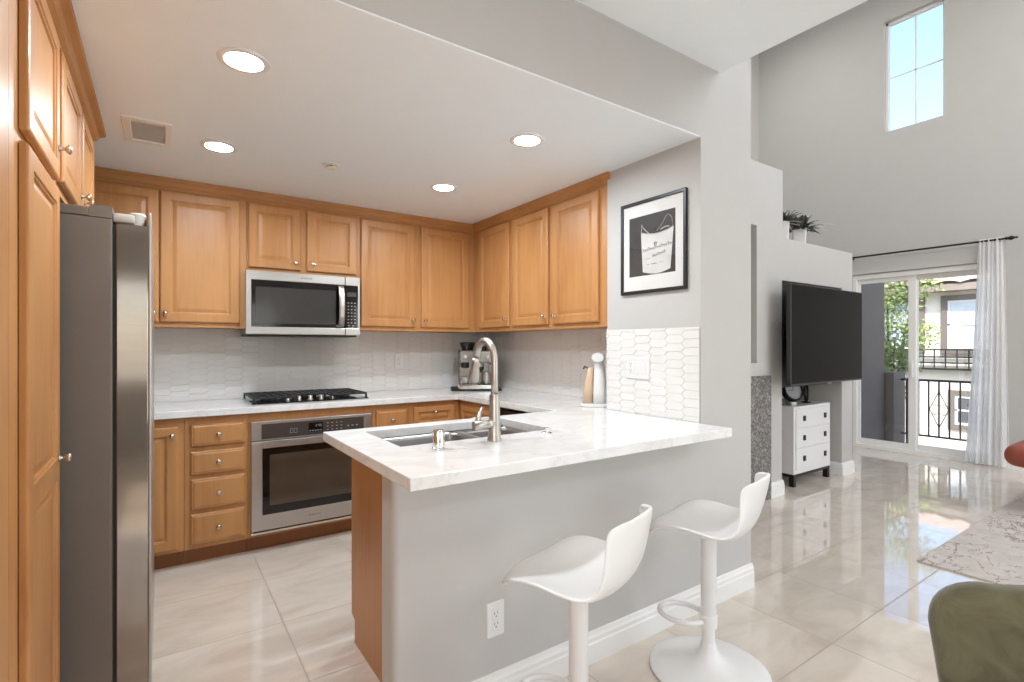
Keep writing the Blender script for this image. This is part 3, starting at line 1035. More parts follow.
mb = MB().tube([e, e + d * 0.018, e + d * 0.04, e + d * 0.103, e + d * 0.108], [0.0155, 0.0175, 0.0195, 0.0245, 0.021], 16)
mb.build('spray_head', NICKEL, fc)
# side lever on the left
mb = MB().tube([(fx, fy, 0.99), (fx - 0.03, fy + 0.006, 0.988), (fx - 0.088, fy + 0.014, 0.982)], [0.022, 0.022, 0.0195], 16)
hd = mb.build('handle_hub', NICKEL, fc)
mb = MB().tube([(fx - 0.076, fy + 0.012, 0.965), (fx - 0.072, fy + 0.014, 0.998), (fx - 0.056, fy + 0.022, 1.028), (fx - 0.036, fy + 0.034, 1.050)], [0.012, 0.0115, 0.009, 0.0075], 12)
mb.build('lever', NICKEL, hd)

ag = MB()
ax, ay = 0.842, 1.707
ag.lathe([(0.024, 0.9205), (0.024, 0.926), (0.0215, 0.928), (0.0215, 0.985), (0.0195, 0.990), (0.001, 0.991)], (ax, ay, 0), 'z', 24)
for k in range(8):
    a = 2 * pi * k / 8
    ag.box(ax + 0.0205 * cos(a) - 0.002, ax + 0.0205 * cos(a) + 0.002, ay + 0.0205 * sin(a) - 0.002, ay + 0.0205 * sin(a) + 0.002, 0.970, 0.982)
o = ag.build('air_gap_cap', CHROME, smooth='auto')
tag(o, 'short chrome air gap cylinder on the counter left of the faucet', 'air gap')
mb = MB()
mb.lathe([(0.024, 0.9205), (0.024, 0.924), (0.02, 0.927), (0.008, 0.928), (0.008, 0.938), (0.013, 0.941), (0.013, 0.946), (0.001, 0.948)], (1.375, 1.742, 0), 'z', 20)
o = mb.build('soap_dispenser', CHROME, smooth='auto')
tag(o, 'small chrome push button on the counter right of the faucet', 'button')

# ------------------------------------------------------------------ cooktop
ck = thing('cooktop', 'black five burner gas cooktop set in the back counter', 'cooktop', (0.86, 3.86, 0.9205))
mb = MB()
mb.rloft(0.478, 1.238, 3.625, 4.105, [(0.0, 0.012, 0.9205), (0.0, 0.012, 0.926), (0.005, 0.012, 0.929)])
mb.build('glass_surface', BLKGLASS, ck)
def grate(x0, x1, y0, y1):
    mb = MB()
    z0, z1 = 0.952, 0.964
    b = 0.006
    for y in (y0, y1):
        mb.box(x0, x1, y - b, y + b, z0, z1, 0.002)
    for x in (x0, x1):
        mb.box(x - b, x + b, y0, y1, z0, z1, 0.002)
    xm, ym = (x0 + x1) / 2, (y0 + y1) / 2
    mb.box(x0, x1, ym - b * .8, ym + b * .8, z0, z1 - .001, 0.001)
    for y in (y0 + (y1 - y0) * .25, y0 + (y1 - y0) * .75):
        mb.box(x0, x1, y - b * .7, y + b * .7, z0, z1 - .001, 0.001)
    for x in (x0 + (x1 - x0) * .2, x0 + (x1 - x0) * .4, x0 + (x1 - x0) * .6, x0 + (x1 - x0) * .8):
        mb.box(x - b * .8, x + b * .8, y0, y1, z0, z1 - .001, 0.001)
    for x in (x0, x1):
        for y in (y0, y1):
            mb.box(x - b, x + b, y - b, y + b, 0.929, z0)
    return mb.build('grate', CASTIRON, ck)
grate(0.492, 0.742, 3.655, 4.09)
grate(0.755, 0.963, 3.76, 4.09)
grate(0.976, 1.224, 3.655, 4.09)
for x, y, r in ((0.617, 3.76, 0.038), (0.617, 3.98, 0.045), (0.859, 3.92, 0.055), (1.10, 3.76, 0.038), (1.10, 3.98, 0.045)):
    mb = MB()
    mb.lathe([(r, 0.9295), (r, 0.938), (r * 0.8, 0.940), (r * 0.8, 0.947), (r * .7, 0.949), (0.001, 0.949)], (x, y, 0), 'z', 22)
    mb.build('burner', CASTIRON, ck, smooth='auto')
for x in (0.700, 0.772, 0.844, 0.916, 0.988):
    mb = MB()
    mb.lathe([(0.019, 0.9295), (0.019, 0.934), (0.0145, 0.938), (0.0135, 0.958), (0.012, 0.960), (0.001, 0.960)], (x, 3.675, 0), 'z', 18)
    mb.build('knob', CHROME, ck, smooth='auto')

# ------------------------------------------------------------------ oven
ov = thing('oven', 'built-in stainless steel wall oven below the counter, black glass door', 'oven', (0.842, 3.8, 0.12))
MO = face_back(3.559)
MB(MO).box(0.482, 1.202, 0.130, 0.810, -0.50, 0.0).build('body', STEEL_D, ov)
mb = MB(MO)
mb.box(0.462, 1.222, 0.705, 0.824, 0.001, 0.024, 0.003)
cp = mb.build('control_panel', STEEL, ov)
MB(MO).box(0.520, 1.168, 0.712, 0.806, 0.0242, 0.0262, 0.0008).build('glass', simple('oven_panel_glass', (70, 63, 59), 0.15, var=0.02), cp)
DISPM = m_emit('oven_display', lin(150, 160, 165), 0.8)
mb = MB(MO)
mb.box(0.800, 0.892, 0.732, 0.792, 0.0263, 0.0268)
mb.build('display', BLKGLASS, cp)
def seven(mb, x, y, w, h, segs, n0, n1, s=0.0012):
    S = {'a': (x, x + w, y + h - s, y + h), 'b': (x + w - s, x + w, y + h / 2, y + h), 'c': (x + w - s, x + w, y, y + h / 2),
         'd': (x, x + w, y, y + s), 'e': (x, x + s, y, y + h / 2), 'f': (x, x + s, y + h / 2, y + h), 'g': (x, x + w, y + h / 2 - s / 2, y + h / 2 + s / 2)}
    for k in segs:
        a = S[k]
        mb.box(a[0], a[1], a[2], a[3], n0, n1)
for k, sg in enumerate(('abged', 'fgbc', 'abcdef')):
    mb = MB(MO)
    seven(mb, 0.846 + k * 0.012 + (0.004 if k else 0), 0.764, 0.008, 0.016, sg, 0.0269, 0.0272, 0.0018)
    mb.build('display_digit', DISPM, cp)
for k in range(5):
    MB(MO).box(0.806 + k * 0.017, 0.817 + k * 0.017, 0.738, 0.743, 0.0269, 0.0272).build('key_mark', DISPM, cp)
for r in range(3):
    for k in range(4):
        MB(MO).box(0.918 + k * 0.030, 0.928 + k * 0.030, 0.736 + r * 0.022, 0.741 + r * 0.022, 0.0263, 0.0267).build('key_mark', DISPM, cp)
for k in range(3):
    MB(MO).box(1.052 + k * 0.03, 1.066 + k * 0.03, 0.75, 0.756, 0.0263, 0.0267).build('key_mark', DISPM, cp)
for x in (0.688, 0.712):
    mb = MB(MO)
    for zz in ((0.736, 0.738), (0.764, 0.766)):
        mb.box(x, x + 0.018, zz[0], zz[1], 0.0263, 0.0267)
    mb.box(x, x + 0.0016, 0.736, 0.766, 0.0263, 0.0267).box(x + 0.0164, x + 0.018, 0.736, 0.766, 0.0263, 0.0267)
    mb.build('mode_icon', DISPM, cp)
# door
mb = MB(MO)
mb.cells([0.462, 0.525, 1.159, 1.222], [0.142, 0.237, 0.655, 0.699], lambda x, y: not (0.525 < x < 1.159 and 0.237 < y < 0.655), 0.001, 0.034)
dd = mb.build('door', STEEL, ov, bevel=0.003)
MB(MO).box(0.526, 1.158, 0.238, 0.654, 0.004, 0.031).build('window_frame', BLKGLASS, dd)
OVENWIN = simple('oven_window_glass', (70, 60, 50), 0.05, var=0.06, spec=0.8)
MB(MO).box(0.566, 1.118, 0.292, 0.612, 0.0311, 0.0318).build('window', OVENWIN, dd)
mb = MB(MO)
mb.loft([rrect(0.526, 1.158, 0.664, 0.690, 0.012, z, 4) for z in (0.062, 0.078)])
for x in (0.55, 1.134):
    mb.box(x - 0.012, x + 0.012, 0.669, 0.685, 0.034, 0.063)
mb.build('handle', STEEL, dd)
mb = MB(MO)
cx = 0.80
for k in range(9):
    h = (0.012, 0.012, 0.008, 0.012, 0.008, 0.008, 0.010, 0.008, 0.012)[k]
    mb.box(cx + k * 0.0085, cx + k * 0.0085 + 0.0055, 0.185, 0.185 + h * 0.8, 0.0341, 0.0345)
mb.build('maker_mark', simple('grey_mark', (120, 116, 112), 0.4), dd)
mb = MB(MO)
mb.box(0.462, 1.222, 0.119, 0.133, 0.001, 0.030, 0.002)
mb.build('bottom_trim', CHROME, ov)

# ------------------------------------------------------------------ microwave
mw = thing('microwave', 'stainless over-the-range microwave under the short wall cabinet', 'microwave', (0.83, 3.9, 1.38))
mb = MB()
mb.box(0.473, 1.206, 3.77, 4.14, 1.375, 1.797, 0.003)
mb.build('body', STEEL_D, mw)
MM = face_back(3.768)
mb = MB(MM)
mb.cells([0.456, 0.490, 1.012, 1.098], [1.375, 1.425, 1.735, 1.795], lambda x, y: not (0.490 < x and 1.425 < y < 1.735), 0.0, 0.030)
dm = mb.build('door', STEEL, mw, bevel=0.003)
MB(MM).box(0.491, 1.097, 1.426, 1.734, 0.0, 0.027).build('door_glass', BLKGLASS, dm)
MWIN = simple('microwave_mesh_window', (58, 56, 54), 0.12, var=0.05, vscale=60)
mb = MB(MM)
mb.loft([rrect(0.515, 1.035, 1.448, 1.690, 0.01, 0.0271, 4), rrect(0.515, 1.035, 1.448, 1.690, 0.01, 0.0276, 4)])
mb.build('window', MWIN, dm)
mb = MB(MM)
pts = [(1.066, 1.432, 0.03), (1.066, 1.45, 0.055), (1.066, 1.50, 0.068), (1.066, 1.58, 0.074), (1.066, 1.66, 0.068), (1.066, 1.71, 0.055), (1.066, 1.728, 0.03)]
loops = []
for x_, y_, z_ in pts:
    loops.append([(1.050, y_, z_ - 0.005), (1.082, y_, z_ - 0.005), (1.086, y_, z_ + 0.002), (1.078, y_, z_ + 0.008), (1.054, y_, z_ + 0.008), (1.046, y_, z_ + 0.002)])
mb.loft(loops)
mb.build('handle', STEEL, dm)
mb = MB(MM)
mb.box(1.102, 1.208, 1.375, 1.425, 0.0, 0.030, 0.002).box(1.102, 1.208, 1.735, 1.795, 0.0, 0.030, 0.002).box(1.192, 1.208, 1.425, 1.735, 0.0, 0.030, 0.002)
kp = mb.build('panel_frame', STEEL, mw)
MB(MM).box(1.102, 1.192, 1.425, 1.735, 0.0, 0.028).build('keypad', BLKGLASS, kp)
mb = MB(MM)
for r in range(7):
    for c in range(3):
        mb.box(1.118 + c * 0.024, 1.127 + c * 0.024, 1.462 + r * 0.024, 1.467 + r * 0.024, 0.0281, 0.0284)
for c in range(2):
    mb.box(1.122 + c * 0.03, 1.134 + c * 0.03, 1.440, 1.446, 0.0281, 0.0284)
mb.build('key_marks', simple('keypad_print', (190, 188, 184), 0.5), kp)
mb = MB(MM)
mb.box(1.114, 1.180, 1.655, 1.685, 0.0281, 0.0284)
mb.build('display', simple('grey_display', (64, 66, 66), 0.2), kp)
mb = MB(MM)
for k in range(9):
    h = (0.014, 0.014, 0.009, 0.014, 0.009, 0.009, 0.012, 0.009, 0.014)[k]
    mb.box(0.80 + k * 0.008, 0.80 + k * 0.008 + 0.005, 1.760, 1.760 + h * 0.8, 0.0301, 0.0305)
mb.build('maker_mark', simple('grey_mark_upper', (120, 116, 112), 0.4), dm)
MB().box(0.47, 1.20, 3.80, 4.10, 1.362, 1.375).build('vent_grille', BLACK, mw)

# ------------------------------------------------------------------ refrigerator
fr = thing('refrigerator', 'tall stainless steel refrigerator standing beside the maple pantry', 'refrigerator', (-0.46, 2.7, 0))
mb = MB()
mb.box(-0.885, -0.137, 2.225, 3.135, 0.02, 1.735, 0.004)
mb.build('body', FRIDGE_SIDE, fr)
mb = MB()
mb.box(-0.885, -0.20, 2.225, 3.135, 1.736, 1.768, 0.004)
mb.prism([(-0.20, 1.736), (-0.137, 1.736), (-0.137, 1.776), (-0.185, 1.776), (-0.20, 1.768)], 'y', 2.225, 3.135)
tcv = mb.build('top_cover', FRIDGE_SIDE, fr)
for y0 in (2.232, 3.02):
    mb = MB()
    mb.box(-0.137, -0.075, y0, y0 + 0.075, 1.726, 1.758, 0.006)
    mb.lathe([(0.026, 1.724), (0.026, 1.764), (0.02, 1.77), (0.001, 1.771)], (-0.068, y0 + 0.04, 0), 'z', 16)
    mb.build('hinge_cover', simple('light_grey_plastic', (178, 174, 168), 0.45), tcv, smooth='auto')
FRDOOR = steel('fridge_door_steel', (150, 140, 130), 0.09, 'x')
for y0, y1 in ((2.228, 2.678), (2.684, 3.132)):
    d = MB().box(-0.127, -0.036, y0, y1, 0.065, 1.722, 0.003).build('door', FRDOOR, fr)
    MB().box(-0.036, -0.027, y0 + 0.002, y1 - 0.002, 0.065, 1.772, 0.003).build('front_trim', STEEL, d)
    MB().box(-0.137, -0.127, y0 + 0.012, y1 - 0.012, 0.075, 1.715).build('gasket', BLACK, d)
MB().box(-0.80, -0.14, 2.24, 3.12, 0.0, 0.06).build('base_grille', BLACK, fr)

# ------------------------------------------------------------------ espresso machine and soda maker
em = thing('espresso_machine', 'chrome espresso machine with grinder hopper in the counter corner', 'espresso machine', (2.22, 3.87, 0.934))
EM = Matrix.Translation((2.262, 3.862, 0.934)) @ Matrix.Rotation(radians(-27), 4, 'Z') @ Matrix.Diagonal((1.0, 0.95, 1.08, 1))
def EB():
    return MB(EM.copy())
EB().rloft(-0.155, 0.155, -0.155, 0.155, [(0.0, 0.02, 0.0), (0.0, 0.02, 0.030), (0.006, 0.02, 0.036)]).build('drip_tray', CHROME, em)
mb = EB()
for k in range(9):
    mb.box(-0.10 + k * 0.025, -0.092 + k * 0.025, -0.145, -0.02, 0.0362, 0.039)
mb.build('tray_grid', BLACK, em)
EB().rloft(-0.15, 0.15, 0.0, 0.15, [(0.0, 0.015, 0.037), (0.0, 0.015, 0.205)]).build('back_body', STEEL_D, em)
hdm = EB().rloft(-0.155, 0.155, -0.13, 0.15, [(0.004, 0.02, 0.205), (0.0, 0.02, 0.212), (0.0, 0.02, 0.292), (0.006, 0.02, 0.300)]).build('head', simple('espresso_chrome', (150, 148, 145), 0.16, 1.0, var=0.15, vscale=14), em)
for x, r in ((-0.095, 0.016), (0.0, 0.026), (0.095, 0.016)):
    mb = EB()
    mb.lathe([(r, -0.130), (r, -0.138), (r * .85, -0.142), (0.001, -0.142)], (x, 0, 0.252), 'y', 18)
    mb.build('gauge' if x == 0 else 'dial', NICKEL if x else WHITE, hdm, smooth='auto')
for x in (-0.095, 0.03):
    mb = EB()
    mb.lathe([(0.033, 0.204), (0.036, 0.19), (0.036, 0.168), (0.024, 0.160), (0.001, 0.159)], (x, -0.07, 0), 'z', 20)
    g = mb.build('grinder_cradle' if x < 0 else 'group_head', BLACK if x < 0 else STEEL, em, smooth='auto')
mb = EB()
mb.lathe([(0.036, 0.150), (0.036, 0.172), (0.030, 0.140), (0.012, 0.128), (0.001, 0.127)], (0.03, -0.07, 0), 'z', 20)
mb.tube([(0.03, -0.10, 0.158), (0.03, -0.15, 0.156), (0.03, -0.23, 0.148)], [0.008, 0.013, 0.014], 12)
mb.build('portafilter', BLACK, em, smooth='auto')
mb = EB().tube([(0.118, -0.10, 0.205), (0.120, -0.115, 0.17), (0.124, -0.12, 0.09), (0.126, -0.122, 0.06)], 0.005, 8)
mb.build('steam_wand', CHROME, em)
mb = EB()
mb.lathe([(0.045, 0.300), (0.050, 0.312), (0.066, 0.350), (0.068, 0.362), (0.06, 0.366), (0.001, 0.368)], (-0.07, 0.06, 0), 'z', 24)
SMOKE = simple('smoked_plastic', (38, 36, 34), 0.15, var=0.04)
mb.build('bean_hopper', SMOKE, em, smooth='auto')
mb = EB()
mb.lathe([(0.020, 0.300), (0.022, 0.322), (0.016, 0.33), (0.001, 0.331)], (0.075, 0.03, 0), 'z', 18)
mb.build('tamper', BLACK, em, smooth='auto')
mb = EB().box(0.156, 0.185, 0.02, 0.15, 0.02, 0.28, 0.01)
mb.build('water_tank', SMOKE, em)
tr = MB(Matrix.Translation((2.262, 3.862, 0.9205)) @ Matrix.Rotation(radians(-27), 4, 'Z'))
tr.rloft(-0.215, 0.21, -0.185, 0.165, [(0.012, 0.02, 0.0), (0.0, 0.02, 0.004), (0.0, 0.02, 0.0125)])
o = tr.build('mat', simple('black_rubber', (22, 22, 22), 0.6))
tag(o, 'black rubber mat under the espresso machine', 'mat')
jm = Matrix.Translation((2.262, 3.862, 0.003)) @ Matrix.Rotation(radians(-27), 4, 'Z')
jp = jm @ Vector((0.088, -0.075, 0))
jg = thing('milk_jug', 'small stainless milk jug standing on the espresso machine tray', 'jug', (jp.x, jp.y, 0.9735))
mb = MB()
mb.lathe([(0.036, 0.9735), (0.038, 0.98), (0.036, 1.03), (0.030, 1.055), (0.033, 1.07), (0.031, 1.07), (0.028, 1.055), (0.033, 1.02), (0.034, 0.98)], (jp.x, jp.y, 0), 'z', 22)
mb.build('jug_body', STEEL, jg, smooth=True)
hx, hy = jp.x + 0.036 * 0.8, jp.y - 0.036 * 0.6
MB().tube([(hx, hy, 1.05), (hx + 0.022, hy - 0.016, 1.048), (hx + 0.026, hy - 0.018, 1.01), (hx + 0.002, hy, 0.995)], 0.004, 8).build('handle', STEEL, jg)
p = jm @ Vector((-0.095, -0.085, 0))
mb = MB()
mb.lathe([(0.022, 0.9735), (0.03, 0.985), (0.032, 1.03), (0.030, 1.03), (0.027, 0.987), (0.001, 0.98)], (p.x, p.y, 0), 'z', 20)
o = mb.build('espresso_glass', simple('glass_cup', (180, 178, 172), 0.08, 0.4), smooth=True)
tag(o, 'small cup under the grinder spout of the espresso machine', 'cup')

sm = thing('soda_maker', 'white soda maker with tan side and round top knob by the tiled wall corner', 'soda maker', (2.262, 2.380, 0.9205))
SMx = Matrix.Translation((2.262, 2.380, 0.9205)) @ Matrix.Rotation(radians(-48), 4, 'Z') @ Matrix.Diagonal((1.32, 1.1, 0.965, 1))
def SB():
    return MB(SMx.copy())
SB().rloft(-0.062, 0.070, -0.095, 0.10, [(0.004, 0.03, 0.0), (0.0, 0.03, 0.004), (0.0, 0.03, 0.016), (0.004, 0.03, 0.020)]).build('base', WHITE, sm)
SB().box(-0.05, 0.06, -0.02, 0.09, -0.0, 0.003).build('foot', BLACK, sm)
mb = SB()
loops = []
for z, x0, x1, y0, y1, r in ((0.02, -0.005, 0.06, -0.075, 0.085, 0.028), (0.10, -0.004, 0.058, -0.07, 0.08, 0.028), (0.20, -0.002, 0.05, -0.055, 0.068, 0.024), (0.275, 0.0, 0.042, -0.034, 0.05, 0.02), (0.305, 0.002, 0.04, -0.02, 0.04, 0.018)):
    loops.append(rrect(x0, x1, y0, y1, r, z, 5))
mb.loft(loops, smooth=True)
mb.build('housing', WHITE, sm)
mb = SB()
loops = []
for z, x0, x1, y0, y1, r in ((0.02, -0.055, -0.006, -0.06, 0.075, 0.02), (0.12, -0.05, -0.005, -0.055, 0.07, 0.02), (0.22, -0.036, -0.004, -0.04, 0.058, 0.015), (0.25, -0.03, -0.004, -0.03, 0.05, 0.012)):
    loops.append(rrect(x0, x1, y0, y1, r, z, 5))
mb.loft(loops, smooth=True)
mb.build('bottle', simple('tan_plastic', (206, 178, 150), 0.3, var=0.02), sm)
mb = SB()
mb.lathe([(0.030, -0.05), (0.032, -0.045), (0.032, 0.0), (0.028, 0.006), (0.001, 0.006)], (0.018, 0.0, 0.315), 'y', 24)
mb.build('head', WHITE, sm, smooth='auto')
mb = SB()
mb.lathe([(0.027, -0.066), (0.029, -0.062), (0.029, -0.052), (0.001, -0.0515)], (0.018, 0.0, 0.315), 'y', 24)
mb.build('knob', WHITE, sm, smooth='auto')
mb = SB().tube([(-0.03, -0.02, 0.245), (-0.045, -0.03, 0.258), (-0.05, -0.035, 0.24)], 0.004, 8)
mb.build('bottle_cap', BLACK, sm)

# ------------------------------------------------------------------ outlets, switch plate, picture
def slots(mb, u, v, n):
    for s in (-1, 1):
        c = v + s * 0.019
        mb.box(u - 0.0075, u - 0.0055, c, c + 0.009, n, n + 0.0004)
        mb.box(u + 0.0055, u + 0.0075, c + 0.001, c + 0.009, n, n + 0.0004)
        mb.lathe([(0.0026, n), (0.0026, n + 0.0004)], (u, c - 0.007, 0), 'z', 10)
def outlet(label, M, u, v):
    t = thing('power_outlet', label, 'outlet', tuple(M @ Vector((u, v - 0.06, 0))))
    mb = MB(M)
    mb.rloft(u - 0.037, u + 0.037, v - 0.0625, v + 0.0625, [(0, 0.004, 0.0), (0, 0.004, 0.003), (0.003, 0.004, 0.0055)])
    mb.build('cover_plate', WHITE, t)
    mb = MB(M)
    mb.rloft(u - 0.0175, u + 0.0175, v - 0.034, v + 0.034, [(0, 0.003, 0.0055), (0, 0.003, 0.0068), (0.001, 0.003, 0.0075)])
    r = mb.build('receptacle', WHITE, t)
    mb = MB(M)
    slots(mb, u, v, 0.0075)
    mb.build('slots', DARKHOLE, r)
    return t
outlet('white power outlet on the grey half wall under the counter', face_back(YF), 0.994, 0.316)
outlet('white power outlet on the tiled back wall between cooktop and espresso machine', face_back(YB - 0.0092), 1.672, 1.165)
SWM = face_right(2.195 - 0.0092)
t = thing('switch_plate', 'white triple switch plate with outlet on the tiled wall below the picture', 'switch', (2.19, 1.98, 1.11))
u0 = -1.955
mb = MB(SWM)
mb.rloft(u0 - 0.084, u0 + 0.084, 1.175 - 0.060, 1.175 + 0.060, [(0, 0.004, 0.0), (0, 0.004, 0.003), (0.003, 0.004, 0.0055)])
mb.build('cover_plate', WHITE, t)
for k in (-1, 0, 1):
    mb = MB(SWM)
    u = u0 + k * 0.046
    mb.rloft(u - 0.0165, u + 0.0165, 1.175 - 0.034, 1.175 + 0.034, [(0, 0.003, 0.0055), (0, 0.003, 0.007), (0.001, 0.003, 0.0078)])
    r = mb.build('receptacle' if k == -1 else 'rocker', WHITE, t)
    if k == -1:
        mb = MB(SWM)
        slots(mb, u, 1.175, 0.0078)
        mb.build('slots', DARKHOLE, r)

PM = face_right(2.194) @ Matrix.Diagonal((1, 1, 0.6, 1))
pf = thing('framed_picture', 'black framed black and white print of a champagne bucket on the wing wall', 'picture', (2.2, 1.885, 1.59))
pu0, pu1, pv0, pv1 = -2.078, -1.634, 1.586, 2.098
mb = MB(PM)
w = 0.018
mb.cells([pu0, pu0 + w, pu1 - w, pu1], [pv0, pv0 + w, pv1 - w, pv1], lambda x, y: not (pu0 + w < x < pu1 - w and pv0 + w < y < pv1 - w), 0.0, 0.026)
mb.build('frame', simple('black_frame', (20, 20, 20), 0.4), pf, bevel=0.002)
MB(PM).box(pu0 + w, pu1 - w, pv0 + w, pv1 - w, 0.002, 0.012).build('mat_board', simple('white_mat_board', (238, 237, 234), 0.8), pf)
cu0, cu1, cv0, cv1 = -2.018, -1.704, 1.683, 2.012
mb = MB(PM).box(cu0, cu1, cv0, cv1, 0.0121, 0.0128)
pr_ = mb.build('print', simple('charcoal_print', (62, 59, 58), 0.7, var=0.3, vscale=5), pf)
# bucket drawing inside the print
def cu(x): return cu0 + (cu1 - cu0) * x
def cv(y): return cv0 + (cv1 - cv0) * y
mb = MB(PM)
xl, xr, xb0, xb1 = 0.27, 0.965, 0.31, 0.90
out = [(cu(xl), cv(0.70), 0.0129)]
for k in range(13):
    s = k / 12
    out.append((cu(xb0 + (xb1 - xb0) * s), cv(0.06 - 0.05 * sin(pi * s)), 0.0129))
for k in range(13):
    s = k / 12
    out.append((cu(xr + (xl - xr) * s), cv(0.72 - 0.055 * sin(pi * s)), 0.0129))
mb.poly(out[:-1])
mb.build('bucket_drawing', simple('print_white', (222, 220, 216), 0.7, var=0.06, vscale=14), pr_)
mb = MB(PM)
def stroke(pts, r):
    mb.tube([(cu(a), cv(b), 0.01335) for a, b in pts], r, 6)
stroke([(xl, 0.72), (0.45, 0.665), (0.62, 0.65), (0.8, 0.665), (xr, 0.72)], 0.0026)
stroke([(xr - 0.02, 0.73), (0.93, 0.86), (0.86, 0.93), (0.80, 0.90), (0.74, 0.80), (0.62, 0.70)], 0.0011)
stroke([(0.28, 0.73), (0.29, 0.86), (0.33, 0.78), (0.45, 0.68)], 0.0026)
stroke([(0.70, 0.71), (0.80, 0.74), (0.88, 0.73)], 0.003)
mb.build('rim_drawing', simple('print_pale', (206, 204, 200), 0.7), pr_)
mb = MB(PM)
def script(x0, x1, y, h, n, r):
    pts = []
    for k in range(n * 8 + 1):
        s = k / (n * 8)
        pts.append((x0 + (x1 - x0) * s + 0.02 * sin(s * n * 2 * pi), y + h * (0.55 + 0.45 * sin(s * n * 2 * pi + 1.2)) * (1 if int(s * n) % 3 else 1.7) + 0.05 * s))
    stroke(pts, r)
script(0.30, 0.93, 0.385, 0.035, 14, 0.0011)
script(0.52, 0.80, 0.275, 0.03, 7, 0.0010)
stroke([(0.36, 0.27), (0.47, 0.268)], 0.0008)
stroke([(0.40, 0.175), (0.46, 0.174)], 0.0008)
stroke([(0.66, 0.18), (0.74, 0.185)], 0.0008)
stroke([(0.56, 0.52), (0.565, 0.48), (0.61, 0.48), (0.62, 0.52), (0.60, 0.50), (0.59, 0.525), (0.575, 0.50), (0.56, 0.52)], 0.0022)
for k in range(4):
    stroke([(0.51 + k * 0.03, 0.165), (0.51 + k * 0.03, 0.185)], 0.0022)
mb.build('lettering_drawing', simple('print_dark', (70, 68, 66), 0.7), pr_)
MB(PM).box(pu0 + w, pu1 - w, pv0 + w, pv1 - w, 0.019, 0.0205).build('glazing', m_glass('picture_glass', (1, 1, 1, 1), 0.04), pf)

# ------------------------------------------------------------------ ceiling fixtures
def downlight(x, y, z, label, glow=LAMPGLOW):
    t = thing('ceiling_light', label, 'light', (x, y, z - 0.01), 'recessed ceiling lights')
    mb = MB()
    mb.lathe([(0.086, z), (0.086, z - 0.004), (0.080, z - 0.007), (0.064, z - 0.006), (0.060, z - 0.002), (0.060, z)], (x, y, 0), 'z', 36, cap0=False, cap1=False)
    mb.build('trim_ring', TRIM, t, smooth='auto')
    mb = MB()
    mb.lathe([(0.0605, z - 0.0025), (0.001, z - 0.0035)], (x, y, 0), 'z', 32, cap0=False)
    mb.build('lens', glow, t, recalc=False)
downlight(0.248, 2.075, HK, 'recessed ceiling light nearest the camera, largest, top left of the kitchen')
downlight(0.248, 3.040, HK, 'recessed ceiling light near the square air vent, far left of the kitchen')
downlight(1.512, 2.075, HK, 'recessed ceiling light above the peninsula, toward the framed picture')
downlight(1.516, 3.000, HK, 'recessed ceiling light farthest back, in front of the corner wall cabinets')
downlight(0.7, 0.2, HS, 'recessed ceiling light of the dining side, nearer the peninsula', LAMPGLOW_D)
downlight(0.7, -1.4, HS, 'recessed ceiling light of the dining side, farther from the peninsula', LAMPGLOW_D)
for lx, ly, lab in ((4.2, 0.4, 'added unseen fill light in the living room ceiling nearest the loft edge'), (6.0, 0.4, 'added unseen fill light in the living room ceiling above the rug'), (4.2, 2.4, 'added unseen fill light in the living room ceiling above the plant ledge'), (6.0, 3.5, 'added unseen fill light in the living room ceiling before the upper window')):
    downlight(lx, ly, HT, lab, FILLGLOW_H)  # unseen ceiling lights added to brighten the living room walls
vt = thing('air_vent', 'square white ceiling air vent above the refrigerator side', 'vent', (-0.05, 3.02, HK - 0.012))
mb = MB()
VX0, VX1, VY0, VY1 = -0.148, 0.045, 2.850, 3.188
mb.cells([VX0, VX0 + 0.035, VX1 - 0.028, VX1], [VY0, VY0 + 0.035, VY1 - 0.035, VY1], lambda x, y: not (VX0 + 0.035 < x < VX1 - 0.028 and VY0 + 0.035 < y < VY1 - 0.035), HK - 0.010, HK)
mb.build('frame', TRIM, vt, bevel=0.003)
VENTG = simple('vent_grey', (206, 204, 202), 0.6)
MB().box(VX0 + 0.03, VX1 - 0.02, VY0 + 0.03, VY1 - 0.03, HK - 0.0009, HK - 0.0002).build('backing', TRIM, vt)
mb = MB()
y = VY0 + 0.040
while y < VY1 - 0.045:
    mb.loft([[(VX0 + 0.035, y, HK - 0.0065), (VX0 + 0.035, y + 0.019, HK - 0.003), (VX0 + 0.035, y + 0.019, HK - 0.002), (VX0 + 0.035, y, HK - 0.0055)],
             [(VX1 - 0.028, y, HK - 0.0065), (VX1 - 0.028, y + 0.019, HK - 0.003), (VX1 - 0.028, y + 0.019, HK - 0.002), (VX1 - 0.028, y, HK - 0.0055)]])
    y += 0.022
mb.build('louvers', TRIM, vt)
sp = thing('fire_sprinkler', 'small white fire sprinkler cap on the kitchen ceiling', 'sprinkler', (0.80, 2.99, HK - 0.02))
mb = MB()
mb.lathe([(0.045, HK), (0.045, HK - 0.003), (0.034, HK - 0.006), (0.001, HK - 0.006)], (0.80, 2.99, 0), 'z', 28)
mb.build('escutcheon', TRIM, sp, smooth='auto')
mb = MB()
mb.lathe([(0.028, HK - 0.016), (0.029, HK - 0.019), (0.026, HK - 0.022), (0.001, HK - 0.023)], (0.80, 2.99, 0), 'z', 24)
cap_ = mb.build('cap', TRIM, sp, smooth='auto')
mb = MB()
mb.lathe([(0.012, HK - 0.006), (0.012, HK - 0.016)], (0.80, 2.99, 0), 'z', 14)
mb.build('stem', DARKHOLE, cap_)

